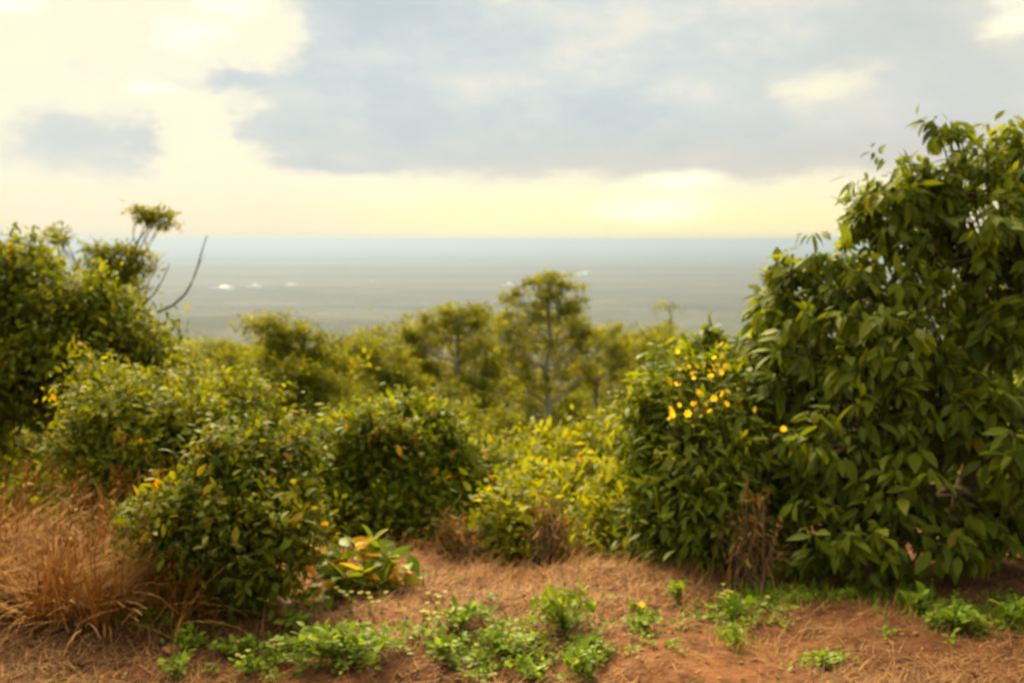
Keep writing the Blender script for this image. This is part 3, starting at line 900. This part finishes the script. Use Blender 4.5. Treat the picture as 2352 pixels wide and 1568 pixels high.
# ---- right: the broad leaved tree
make_plant("broad_leaved_tree", "big broad leaved tree with large drooping leaves filling one side of the clearing", "tree", (X(2260, 5.9), 5.9), [
    (2200, 400, 6.2, 130, 130), (2330, 420, 6.3, 150, 140), (2090, 500, 6.1, 140, 130), (2240, 560, 5.9, 190, 130), (1990, 640, 6.0, 140, 110), (1985, 520, 6.1, 70, 80), (1840, 640, 6.2, 90, 70), (1650, 830, 6.7, 90, 80), (1660, 950, 6.6, 110, 110), (1770, 1010, 6.3, 110, 120), (1780, 1160, 5.9, 90, 110), (1830, 1290, 5.4, 80, 60), (1880, 720, 6.2, 120, 100),
    (1760, 780, 6.5, 130, 90), (1700, 860, 6.5, 110, 90), (2100, 740, 5.7, 190, 140), (2330, 720, 5.8, 160, 170), (1950, 850, 5.8, 160, 130), (1830, 900, 6.0, 120, 120), (2120, 930, 5.5, 170, 130),
    (1960, 1030, 5.5, 160, 120), (2300, 960, 5.3, 130, 110), (1850, 1080, 5.6, 100, 120), (2080, 1130, 5.3, 140, 110), (2030, 1240, 5.1, 140, 90), (2180, 1230, 5.1, 120, 90),
    (2330, 1060, 5.1, 110, 80), (2480, 700, 6.0, 180, 260), (2480, 1050, 5.8, 170, 240), (2290, 1230, 5.6, 130, 110), (1900, 1220, 5.3, 90, 90)],
    1800, 8, 0.124, 0.048, "avo", tmpl=LEAF_BIG, trunk_r=0.085, csize=0.085, seed=22, shoots=70, shoot_len=0.13, tint_mu=0.46, tint_sd=0.22, single=300, droop=1.05, whorl=True, twig_r=0.004,
    trunk_top=P(2230, 640, 6.1), shell=(0.5, 1.06))

make_plant("leafy_shrub", "dark shrub in the shade behind the broad leaved tree", "shrub", (X(2150, 8.2), 8.2), [
    (1900, 1000, 8.2, 160, 130), (2080, 950, 8.4, 160, 150), (2260, 900, 8.4, 170, 170), (2400, 950, 8.4, 150, 200), (2000, 1180, 8.0, 170, 120), (2200, 1150, 8.0, 170, 140), (2360, 1180, 8.0, 150, 140), (1800, 1130, 8.0, 120, 120)],
    520, 16, 0.10, 0.045, "dark", tmpl=LEAF_MID, trunk_r=0.05, csize=0.12, seed=23, tint_mu=0.25)

# ---- leafy plant with wide leaves turning yellow, beside the dark shrub
def wide_leaf_plant(name, label, base_u, base_v_y, spots, n_leaf, L, matkey, seed, W=0.5, stem="green_stem", spread=0.1, h=0.4):
    r = np.random.default_rng(seed)
    bx, by = X(base_u, base_v_y), base_v_y
    base = np.array([bx, by, float(H(bx, by))])
    root = link(name, None, loc=base, label=label[0], cat=label[1], group=label[2] if len(label) > 2 else None)
    me = leaf_mesh(matkey)
    b = Buf()
    for u, v, y in spots:
        tip = P(u, v, y)
        q = bent(base + np.array([r.normal(0, 0.04), r.normal(0, 0.04), -0.02]), tip, 0.08, 6, r, 0.03)
        tube(b, q, np.linspace(0.006, 0.0025, 6), 4)
        for k in range(n_leaf):
            t = r.uniform(0.45, 1.0)
            p = q[int(t * 5)] + r.normal(0, 0.015, 3)
            d = unit(np.array([r.normal(), r.normal() - 0.35, r.uniform(-0.3, 0.9)]))
            nn = np.array([r.normal(0, 0.4), r.normal(-0.3, 0.4), 1.0])
            nn = unit(nn - d * (nn @ d))
            ll = L * r.uniform(0.6, 1.2)
            put_leaf(me, root, base, p, d, nn, ll, ll * W * r.uniform(0.85, 1.2))
    link("stem", b.mesh("stem", M[stem], origin=base), root)
    return root


wide_leaf_plant("wide_leaf_plant", ("low plant with wide leaves turning yellow and orange beside the dark glossy shrub", "plant"), 820, 4.9,
                [(760, 1260, 5.0), (800, 1245, 5.05), (850, 1262, 5.1), (900, 1280, 5.0), (930, 1300, 5.0), (970, 1300, 5.0), (780, 1310, 4.85), (840, 1320, 4.8), (900, 1330, 4.9),
                 (950, 1340, 4.95), (720, 1330, 4.8), (700, 1380, 4.75), (650, 1390, 4.7), (860, 1290, 4.95), (740, 1285, 4.95), (930, 1355, 4.85), (690, 1290, 4.85), (720, 1240, 5.05), (870, 1240, 5.1), (990, 1320, 4.95)], 11, 0.13, "bigl1", 31, 0.42)


# ---- dead plants
def dead_plant(label, base_u, y, rows, n, seed):
    r = np.random.default_rng(seed)
    bx = X(base_u, y)
    base = np.array([bx, y, float(H(bx, y))])
    root = link("withered_plant", None, loc=base, label=label, cat="dead plant", group="withered plants at the end of the clearing")
    C, R = blobs_px(rows)
    b = Buf()
    lv = Buf()
    for k in range(n):
        i = r.integers(len(C))
        tip = C[i] + unit(r.normal(size=3)) * R[i] * r.uniform(0.3, 1.55)
        if tip[2] < float(H(tip[0], tip[1])) + 0.03:
            tip[2] = float(H(tip[0], tip[1])) + 0.05
        q = bent(base + r.normal(0, 0.05, 3) * [1, 1, 0], tip, 0.12, 6, r, 0.05)
        tube(b, q, np.linspace(0.005, 0.0015, 6), 3)
        m = 4
        p = q[r.integers(2, 6, m)] + r.normal(0, 0.02, (m, 3))
        d = unit(r.normal(size=(m, 3)) + [0, 0, -0.9])
        nn = r.normal(size=(m, 3))
        nn = unit(nn - d * (nn * d).sum(1, keepdims=True))
        LL = r.uniform(0.04, 0.09, m)
        add_leaves(lv, LEAF_SMALL, p, d, nn, LL, LL * 0.28, r.random(m))
    link("stem", b.mesh("stem", M["twig"], origin=base), root)
    link("foliage", lv.mesh("foliage", M["dead"], origin=base), root)


dead_plant("withered brown plant in the dark gap at the far end of the clearing", 1270, 5.65, [(1265, 1195, 5.8, 56, 56), (1280, 1250, 5.7, 56, 40), (1250, 1170, 5.9, 40, 40)], 90, 41)
dead_plant("withered brown plant at the foot of the flowering shrub", 1740, 5.1, [(1730, 1190, 5.2, 50, 60), (1740, 1260, 5.1, 60, 50), (1700, 1230, 5.2, 40, 40)], 90, 42)
dead_plant("withered brown stalks under the rusty tipped shrub", 1060, 5.7, [(1080, 1240, 5.8, 50, 50), (1040, 1200, 5.8, 40, 60), (1000, 1240, 5.8, 40, 40)], 60, 43)


# ---- undergrowth and wood on the slope ------------------------------------------
def undergrowth():
    r = np.random.default_rng(50)
    n = 2000
    y = 8.0 + 40 * r.random(n) ** 1.6
    x = (r.random(n) - 0.5) * 1.5 * (y + 4)
    keep = (np.abs(x / y) > 0.10) | (y > 8.6)
    x, y = x[keep], y[keep]
    n = len(x)
    z = H(x, y)
    k = np.repeat(np.arange(n), 46)
    s = 0.25 + 0.016 * y
    off = unit(r.normal(size=(len(k), 3))) * (r.random(len(k)) ** 0.4)[:, None] * (s[k] * 1.6)[:, None]
    off[:, 2] = np.abs(off[:, 2]) * 1.0
    p = np.stack([x[k], y[k], z[k]], -1) + off
    d = unit(off + r.normal(size=off.shape) * s[k][:, None])
    up = unit(np.array([0, 0, 1.0]) + 0.6 * r.normal(size=d.shape))
    nn = unit(up - d * (up * d).sum(1, keepdims=True))
    LL = s[k] * r.uniform(0.25, 0.5, len(k))
    ct = np.clip(r.normal(0.45, 0.2, n), 0, 0.9)
    b = Buf()
    add_leaves(b, LEAF_SMALL, p, d, nn, LL, LL * 0.5, np.clip(ct[k] + r.normal(0, 0.12, len(k)), 0, 0.93))
    link("undergrowth", b.mesh("undergrowth", M["yel"]), kind="stuff", label="tangle of low green scrub covering the slope below the verge", cat="undergrowth")


undergrowth()


def forest():
    r = np.random.default_rng(51)
    n = 3800
    y = 170 * (5600 / 170) ** r.random(n) ** 0.8
    x = (r.random(n) - 0.5) * 1.5 * y
    z = H(x, y)
    s = r.uniform(3.0, 5.5, n) * np.interp(y, [0, 1500, 6500], [1, 1, 2.6])
    ht = r.uniform(4, 9, n)
    m = 110
    k = np.repeat(np.arange(n), m)
    off = unit(r.normal(size=(len(k), 3)))
    off[:, 2] = np.abs(off[:, 2]) * 0.7 - 0.15
    rad = s[k] * (0.7 + 0.3 * r.random(len(k)))
    p = np.stack([x[k], y[k], z[k] + ht[k]], -1) + off * rad[:, None]
    d = unit(r.normal(size=off.shape) + [0, 0, -0.2])
    up = unit(off + np.array([0, 0, 0.6]) + 0.4 * r.normal(size=d.shape))
    nn = unit(up - d * (up * d).sum(1, keepdims=True))
    LL = s[k] * r.uniform(0.15, 0.3, len(k))
    ct = np.clip(r.normal(0.4, 0.2, n), 0, 0.95)
    b = Buf()
    add_leaves(b, LEAF_SMALL, p, d, nn, LL, LL * 0.6, np.clip(ct[k] + r.normal(0, 0.1, len(k)), 0, 1))
    link("forest", b.mesh("forest", M["euc"]), kind="stuff", label="far wood running down the slope to the plain", cat="forest")


forest()


# ================================================================== dry grass, straw and leaf litter
def blades(x, y, L, lean, az, width, segs, tint, curl, seed):
    """ribbon blades rooted at (x, y): lean from vertical (rad), towards az"""
    n = len(x)
    z = H(x, y)
    h = np.stack([np.sin(az), np.cos(az), np.zeros(n)], -1)
    side = np.stack([np.cos(az), -np.sin(az), np.zeros(n)], -1)
    p = np.stack([x, y, z - 0.005], -1)
    rows = [p]
    ang = lean.copy()
    for k in range(segs):
        st = (L / segs)[:, None]
        p = p + st * (np.sin(ang)[:, None] * h + np.cos(ang)[:, None] * np.array([0, 0, 1.0]))
        p[:, 2] = np.maximum(p[:, 2], H(p[:, 0], p[:, 1]) + 0.004)
        rows.append(p)
        ang = ang + curl
    vs = []
    for k, q in enumerate(rows):
        w = (width * (1 - 0.85 * k / segs))[:, None]
        vs += [q - side * w, q + side * w]
    v = np.stack(vs, 1)
    f = []
    for k in range(segs):
        a = 2 * k
        f += [(a, a + 1, a + 3), (a, a + 3, a + 2)]
    f = np.array(f)[None] + (np.arange(n) * len(vs))[:, None, None]
    return v.reshape(-1, 3), f.reshape(-1, 3), np.repeat(tint, len(vs))


def straw():
    r = np.random.default_rng(60)
    n = 46000
    y = 3.0 + 3.9 * r.random(n) ** 1.15
    x = (r.random(n) - 0.5) * 1.24 * y
    dens = 0.42 + 1.9 * vnoise(x * 1.3, y * 1.3, 9) + 0.7 * vnoise(x * 4, y * 4, 10)
    dens = dens + np.where(y > 4.3, 0.35, 0)
    keep = r.random(n) < np.clip(dens, 0.08, 1)
    # bare red soil under the broad leaved tree and at the bottom edge
    keep &= ~((x > 1.35) & (y > 4.1) & (r.random(n) < 0.6))
    x, y = x[keep], y[keep]
    n = len(x)
    L = r.uniform(0.03, 0.14, n) * np.where(y > 4.3, 1.25, 1.0)
    lean = np.clip(r.normal(1.3, 0.28, n), 0.2, 1.6)
    az = r.normal(0.9, 1.5, n)
    v, f, t = blades(x, y, L, lean, az, r.uniform(0.0014, 0.0042, n), 3, np.clip(r.normal(0.5, 0.34, n), 0, 1), r.normal(0.05, 0.15, n), 1)
    b = Buf().add(v, f, t)
    link("straw", b.mesh("straw", M["straw"], smooth=False), kind="stuff", label="cut dry straw strewn over the red earth of the clearing", cat="straw")


straw()


def tall_grass():
    r = np.random.default_rng(61)
    b = Buf()
    # tussocks of long golden grass beside the dark shrub, each fanning out from its own foot
    C = []
    for k in range(95):
        cx, cy = r.uniform(-3.1, -1.5), r.uniform(4.25, 5.35)
        if cx > -1.75 and cy < 4.45:
            continue
        tall = np.clip(0.5 + 0.9 * vnoise(cx * 2.1, cy * 2.1, 21) + 0.25 * (cy - 4.7) - 0.25 * max(0, cx + 2.0), 0.15, 1)
        C.append((cx, cy, 0.2 + 0.46 * float(tall) * r.uniform(0.7, 1.15), int(r.integers(45, 120))))
    for cx, cy, L0, n in C:
        a0 = r.uniform(0, 6.28, n)
        q = np.sqrt(r.random(n)) * 0.07
        x, y = cx + np.sin(a0) * q, cy + np.cos(a0) * q
        L = L0 * r.uniform(0.4, 1.15, n)
        lean = np.abs(r.normal(0.36, 0.30, n)) + 2.2 * q
        az = np.where(r.random(n) < 0.5, r.normal(1.2, 0.5, n), a0 + r.normal(0, 0.5, n))
        v, f, t = blades(x, y, L, lean, az, r.uniform(0.0022, 0.007, n), 5, np.clip(r.normal(r.uniform(0.2, 0.8), 0.25, n), 0, 1.2), r.normal(0.16, 0.13, n), 2)
        b.add(v, f, t)
    n = 420
    x, y = r.uniform(-3.0, -1.45, n), r.uniform(4.2, 5.3, n)
    v, f, t = blades(x, y, r.uniform(0.2, 0.6, n), np.abs(r.normal(0.9, 0.4, n)), r.normal(1.0, 1.0, n), r.uniform(0.002, 0.0045, n), 4, r.uniform(0.7, 1.3, n), r.normal(0.1, 0.25, n), 7)
    b.add(v, f, t)
    # a thin stand of dry grass across the back of the clearing and along its far edge
    n = 5200
    x = r.uniform(-1.3, 1.9, n)
    y = r.uniform(5.0, 6.4, n)
    k = r.random(n) < np.clip(0.5 + 1.4 * vnoise(x * 2.2, y * 2.2, 13), 0.05, 1)
    x, y = x[k], y[k]
    n = len(x)
    v, f, t = blades(x, y, r.uniform(0.05, 0.17, n), np.abs(r.normal(0.8, 0.35, n)), r.normal(0.9, 1.2, n), r.uniform(0.0012, 0.003, n), 3, np.clip(r.normal(0.55, 0.28, n), 0, 1),
                     r.normal(0.15, 0.15, n), 3)
    b.add(v, f, t)
    # feathery seed heads
    n = 300
    i = r.choice(np.where(np.array([c[2] for c in C]) > 0.4)[0], n)
    cx = np.array([c[0] for c in C])[i]
    cy = np.array([c[1] for c in C])[i]
    x, y = r.normal(cx, 0.06), r.normal(cy, 0.06)
    L = r.uniform(0.32, 0.62, n)
    az = r.normal(0.9, 0.9, n)
    lean = np.abs(r.normal(0.25, 0.18, n))
    v, f, t = blades(x, y, L, lean, az, np.full(n, 0.0016), 4, np.clip(r.normal(0.3, 0.2, n), 0, 1), np.full(n, 0.06), 4)
    b.add(v, f, t)
    tips = v.reshape(n, -1, 3)[:, -1]
    m = 16
    k = np.repeat(np.arange(n), m)
    p = tips[k] - np.stack([np.zeros(len(k)), np.zeros(len(k)), r.uniform(0, 0.16, len(k))], -1) + r.normal(0, 0.008, (len(k), 3))
    d = unit(r.normal(size=(len(k), 3)) * 0.5 + [0.3, 0, 0.8])
    nn = r.normal(size=d.shape)
    nn = unit(nn - d * (nn * d).sum(1, keepdims=True))
    LL = r.uniform(0.02, 0.045, len(k))
    add_leaves(b, LEAF_SMALL, p, d, nn, LL, LL * 0.22, np.clip(r.normal(0.35, 0.2, len(k)), 0, 1))
    link("dry_grass", b.mesh("dry_grass", M["gold"], smooth=False), kind="stuff", label="tall golden dry grass massed at the edge of the verge", cat="grass")


tall_grass()


def leaf_litter():
    r = np.random.default_rng(62)
    n = 3600
    y = 3.0 + 3.4 * r.random(n)
    x = (r.random(n) - 0.5) * 1.24 * y
    p = np.stack([x, y, H(x, y) + 0.006], -1)
    d = unit(np.stack([r.normal(size=n), r.normal(size=n), r.normal(0, 0.25, n)], -1))
    up = np.array([0, 0, 1.0]) + 0.45 * r.normal(size=(n, 3))
    nn = unit(up - d * (up * d).sum(1, keepdims=True))
    LL = r.uniform(0.012, 0.04, n)
    b = Buf()
    add_leaves(b, LEAF_MID, p, d, nn, LL, LL * 0.5, np.clip(r.normal(0.6, 0.3, n), 0, 1))
    link("leaf_litter", b.mesh("leaf_litter", M["litter"]), kind="stuff", label="curled brown fallen leaves lying on the red earth", cat="leaf litter")


leaf_litter()


def green_grass():
    r = np.random.default_rng(63)
    b = Buf()
    for u, v0, su, sv, n, L0 in ((1900, 1370, 110, 12, 380, 0.07), (2250, 1435, 70, 22, 600, 0.045), (2330, 1400, 40, 20, 300, 0.05), (1740, 1370, 40, 16, 240, 0.07), (330, 1440, 70, 22, 500, 0.06),
                                 (1890, 1530, 30, 10, 220, 0.03), (1680, 1480, 30, 16, 120, 0.05), (2100, 1380, 30, 20, 240, 0.09)):
        uu, vv = r.normal(u, su, n), np.clip(r.normal(v0, sv, n), 1330, 1560)
        dz = CAM[2]
        d = np.stack([(uu - 1176) / F, _c + (784 - vv) / F * _s, -_s + (784 - vv) / F * _c], -1)
        k = dz / -d[:, 2]
        x, y = d[:, 0] * k, d[:, 1] * k
        v, f, t = blades(x, y, L0 * r.uniform(0.5, 1.4, n), np.abs(r.normal(0.45, 0.3, n)), r.uniform(0, 6.28, n), r.uniform(0.002, 0.0045, n), 3, np.clip(r.normal(0.45, 0.25, n), 0, 1),
                         r.normal(0.25, 0.15, n), 5)
        b.add(v, f, t)
    link("grass", b.mesh("grass", M["weed"]), kind="stuff", label="fresh green grass along the foot of the broad leaved tree", cat="grass")


green_grass()


def ground_cover():
    r = np.random.default_rng(64)
    b = Buf()
    for u, v0, su, sv, n, L0 in ((1130, 1500, 130, 34, 900, 0.030), (800, 1530, 120, 26, 500, 0.034), (1290, 1500, 90, 40, 600, 0.030), (1680, 1425, 70, 16, 300, 0.03), (560, 1520, 90, 22, 220, 0.032),
                                 (1480, 1450, 70, 18, 160, 0.028), (2240, 1435, 100, 22, 600, 0.030), (1900, 1375, 110, 10, 160, 0.03), (1560, 1500, 160, 40, 90, 0.028), (330, 1450, 60, 14, 160, 0.034), (1900, 1535, 40, 12, 90, 0.028)):
        k = r.integers(0, max(2, n // 14), n)
        cu, cv = r.normal(u, su, n // 14 + 2)[k] + r.normal(0, 12, n), r.normal(v0, sv, n // 14 + 2)[k] + r.normal(0, 6, n)
        cv = np.clip(cv, 1340, 1575)
        d = np.stack([(cu - 1176) / F, _c + (784 - cv) / F * _s, -_s + (784 - cv) / F * _c], -1)
        q = CAM[2] / -d[:, 2]
        x, y = d[:, 0] * q, d[:, 1] * q
        p = np.stack([x, y, H(x, y) + r.uniform(0.005, 0.035, n)], -1)
        dd = unit(np.stack([r.normal(size=n), r.normal(size=n) - 0.3, r.uniform(0.0, 0.8, n)], -1))
        up = np.array([0, -0.2, 1.0]) + 0.4 * r.normal(size=(n, 3))
        nn = unit(up - dd * (up * dd).sum(1, keepdims=True))
        LL = L0 * r.uniform(0.6, 1.3, n)
        add_leaves(b, LEAF_MID, p, dd, nn, LL, LL * 0.55, np.clip(r.normal(0.4, 0.25, n), 0, 1))
    link("ground_cover", b.mesh("ground_cover", M["weed"]), kind="stuff", label="scattered green seedlings creeping over the straw", cat="ground cover")


ground_cover()


# ================================================================== weeds on the verge
def on_ground(u, v):
    rx, rz = (u - 1176) / F, (784 - v) / F
    d = np.array([rx, _c + rz * _s, -_s + rz * _c])
    k = CAM[2] / -d[2]
    return d[0] * k, d[1] * k


def weed(u, v, width_u, height_v, n, L, label, seed, flowers=0, upright=0.3, group="green weeds on the verge", W=0.55):
    r = np.random.default_rng(seed)
    x, y = on_ground(u, v)
    base = np.array([x, y, float(H(x, y))])
    root = link("weed", None, loc=base, label=label, cat="weed", group=group)
    me = leaf_mesh("weed1")
    hw, ht = width_u * y / F / 2, height_v * y / F
    b = Buf()
    nst = max(3, n // 6)
    stems = []
    for s in range(nst):
        a = r.uniform(0, 6.28)
        q = math.sqrt(r.random())
        tip = base + np.array([math.cos(a) * hw * q, math.sin(a) * hw * q * 0.7, 0.02 + ht * (0.35 + 0.65 * (1 - q)) * r.uniform(0.6, 1.0)])
        tip[2] = max(tip[2], float(H(tip[0], tip[1])) + 0.02)
        p = bent(base, tip, 0.1, 5, r, 0.04)
        tube(b, p, np.linspace(0.003, 0.0015, 5), 3)
        stems.append(p)
    rest = Buf()
    for k in range(n):
        p = stems[k % nst]
        i = r.integers(1, 5)
        pos = p[i] + r.normal(0, 0.008, 3)
        pos[2] = max(pos[2], float(H(pos[0], pos[1])) + 0.012)
        d = unit(np.array([r.normal(), r.normal() - 0.2, r.uniform(0.0, 0.9) + upright]))
        nn = np.array([r.normal(0, 0.35), r.normal(0, 0.35) - 0.25, 1.0])
        nn = unit(nn - d * (nn @ d))
        ll = L * (r.uniform(0.8, 1.3) if k < 36 else r.uniform(0.45, 0.95))
        ww = ll * W * r.uniform(0.85, 1.25)
        if k < 36:
            put_leaf(me, root, base, pos, d, nn, ll, ww)
        else:
            add_leaves(rest, LEAF_MID, pos[None], d[None], nn[None], np.array([ll]), np.array([ww]), np.array([r.random()]))
    if n > 36:
        link("foliage", rest.mesh("foliage", M["weed"], origin=base), root)
    fb = Buf()
    for k in range(flowers):
        p = stems[k % nst][-1] + np.array([r.normal(0, 0.03), r.normal(0, 0.02), r.uniform(0.02, 0.06)])
        tube(b, bent(stems[k % nst][-1], p, 0, 3, r, 0.02), 0.0013, 3)
        for j in range(5):
            a = 2 * math.pi * j / 5 + k
            d = unit(np.array([[math.cos(a), math.sin(a) - 0.4, 0.5]]))
            nn = np.array([[0, -0.3, 1.0]])
            nn = unit(nn - d * (nn * d).sum())
            add_leaves(fb, LEAF_MID, p[None], d, nn, np.array([0.014]), np.array([0.011]), np.array([r.random()]))
    link("stem", b.mesh("stem", M["green_stem"], origin=base), root)
    if flowers:
        link("blossom", fb.mesh("blossom", M["pale_flower"], origin=base), root)


WEEDS = [
    (780, 1545, 270, 80, 120, 0.055, "largest bright green weed clump at the bottom edge of the verge", 0, 0.3),
    (555, 1520, 120, 40, 26, 0.045, "small pale weed rosette next to the red clods", 0, 0.1),
    (678, 1455, 70, 26, 16, 0.04, "little pale weed at the foot of the dark glossy shrub", 0, 0.1),
    (1060, 1460, 130, 50, 40, 0.045, "round leaved weed in the middle of the straw, short of the tall spiky weed", 0, 0.2),
    (1300, 1470, 150, 110, 64, 0.05, "tall spiky bright green weed standing in the straw", 1, 0.8),
    (1345, 1560, 110, 56, 44, 0.042, "leafy green weed cut by the bottom edge below the tall spiky weed", 0, 0.4),
    (1160, 1515, 190, 44, 60, 0.036, "sprawling dull green weed patch between the largest clump and the tall spiky weed", 0, 0.3),
    (1220, 1560, 120, 40, 34, 0.034, "low weed patch on the bottom edge beside the cut leafy weed", 0, 0.3),
    (1000, 1530, 80, 40, 18, 0.04, "sparse weed with few leaves beside the largest clump", 0, 0.2),
    (1685, 1420, 110, 50, 40, 0.045, "fresh green weed in front of the flowering shrub", 2, 0.4),
    (1475, 1465, 60, 22, 14, 0.035, "tiny weed in the straw beside the tall spiky weed", 0, 0.2),
    (1480, 1435, 70, 20, 10, 0.035, "thin pale weed behind the tiny one in the straw", 0, 0.3),
    (1560, 1385, 46, 44, 12, 0.045, "lone dark weed standing near the end of the clearing", 0, 0.5),
    (440, 1500, 60, 26, 12, 0.04, "weed sprig beside the smaller red clod", 0, 0.2),
    (400, 1560, 90, 30, 14, 0.04, "weed sprig on the bottom edge below the smaller red clod", 0, 0.2),
    (340, 1440, 80, 36, 22, 0.045, "weed at the edge of the tall dry grass", 0, 0.5),
    (2200, 1460, 150, 40, 50, 0.045, "wide bright weed patch under the broad leaved tree", 0, 0.3),
    (2320, 1450, 90, 60, 40, 0.045, "bright weed at the margin beyond the wide weed patch", 0, 0.4),
    (1890, 1545, 50, 20, 14, 0.032, "small lone weed on bare straw below the fresh grass", 0, 0.2),
    (1690, 1500, 20, 36, 8, 0.03, "single thin upright weed in the straw below the fresh green one", 0, 0.9),
    (2110, 1420, 40, 60, 16, 0.05, "upright weed between the fresh grass and the wide weed patch", 0, 0.7),
    (580, 1560, 80, 24, 12, 0.035, "low weed on the bottom edge beside the largest clump", 3, 0.2),
]
for k, (u, v, wu, hv, n, L, lab, fl, upr) in enumerate(WEEDS):
    weed(u, v, wu * 1.2, hv * 1.2, int(n * 2.6), L * 1.1, lab, 200 + k, fl, upr)
FLOW = [(728, 1440, "pale yellow flowered sprig at the foot of the wide leaved plant"), (806, 1440, "pale yellow flowered sprig behind the largest weed clump"),
        (850, 1452, "pale yellow flowered sprig between the largest clump and the round leaved weed"), (1000, 1440, "pale yellow flowered sprig beside the round leaved weed"),
        (640, 1522, "pale yellow flowered sprig beside the pale rosette"), (1655, 1390, "pale yellow flowered sprig behind the fresh green weed"),
        (970, 1490, "pale yellow flowered sprig above the sparse weed")]
for k, (u, v, lab) in enumerate(FLOW):
    weed(u, v, 50, 36, 6, 0.022, lab, 300 + k, 6, 0.8, "pale flowered sprigs on the verge")


# ================================================================== clods and a stone
def clod(name, label, cat, u, v, w_u, mat, seed, group=None):
    r = np.random.default_rng(seed)
    x, y = on_ground(u, v)
    R = w_u * y / F / 2
    import bmesh
    bm = bmesh.new()
    bmesh.ops.create_icosphere(bm, subdivisions=3, radius=1.0)
    ph = r.uniform(0, 6, 6)
    for q in bm.verts:
        c = np.array(q.co)
        k = 1 + 0.16 * math.sin(2.7 * c[0] + ph[0]) * math.cos(2.3 * c[1] + ph[1]) + 0.12 * math.sin(5 * c[2] + 4 * c[0] + ph[2]) + 0.07 * math.sin(11 * c[0] + ph[3]) * math.sin(9 * c[1] + 10 * c[2] + ph[4])
        k += 0.05 * (r.random() - 0.5)
        q.co = Vector((c[0] * k * R, c[1] * k * R * 0.8, c[2] * k * R * 0.55))
    me = bpy.data.meshes.new(name)
    bm.to_mesh(me)
    bm.free()
    me.materials.append(M[mat])
    link(name, me, loc=(x, y, float(H(x, y)) + R * 0.25), label=label, cat=cat, group=group)


clod("soil_clod", "larger rounded red earth clod by the dry grass", "clod", 228, 1470, 70, "clod", 71, "red clods")
clod("soil_clod", "smaller bright red earth clod among the weeds", "clod", 395, 1515, 44, "clod", 72, "red clods")
clod("soil_clod", "flattish red clod in the dry grass at the picture edge", "clod", 60, 1420, 80, "clod", 73, "red clods")
clod("stone", "small pale stone lying by the larger red clod", "stone", 186, 1482, 26, "stone", 74)

# ================================================================== haze over the plain
def haze_box():
    lo, hi = np.array([-91000.0, -91000.0, -371.0]), np.array([91000.0, 91000.0, 64.0])
    v = [(x, y, z) for x in (lo[0], hi[0]) for y in (lo[1], hi[1]) for z in (lo[2], hi[2])]
    f = [(0, 1, 3), (0, 3, 2), (4, 6, 7), (4, 7, 5), (0, 4, 5), (0, 5, 1), (2, 3, 7), (2, 7, 6), (0, 2, 6), (0, 6, 4), (1, 5, 7), (1, 7, 3)]
    m = bpy.data.materials.new("thin haze")
    m.use_nodes = True
    nt = m.node_tree
    nt.nodes.clear()
    pv = nt.nodes.new("ShaderNodeVolumePrincipled")
    pv.inputs["Color"].default_value = (0.235, 0.30, 0.435, 1)
    pv.inputs["Density"].default_value = 7.6e-5
    pv.inputs["Anisotropy"].default_value = 0.5
    o = nt.nodes.new("ShaderNodeOutputMaterial")
    nt.links.new(pv.outputs[0], o.inputs["Volume"])
    me = Buf().add(np.array(v), f).mesh("haze", m, smooth=False)
    link("haze", me, kind="stuff", label="pale haze lying over the plain", cat="haze")


haze_box()
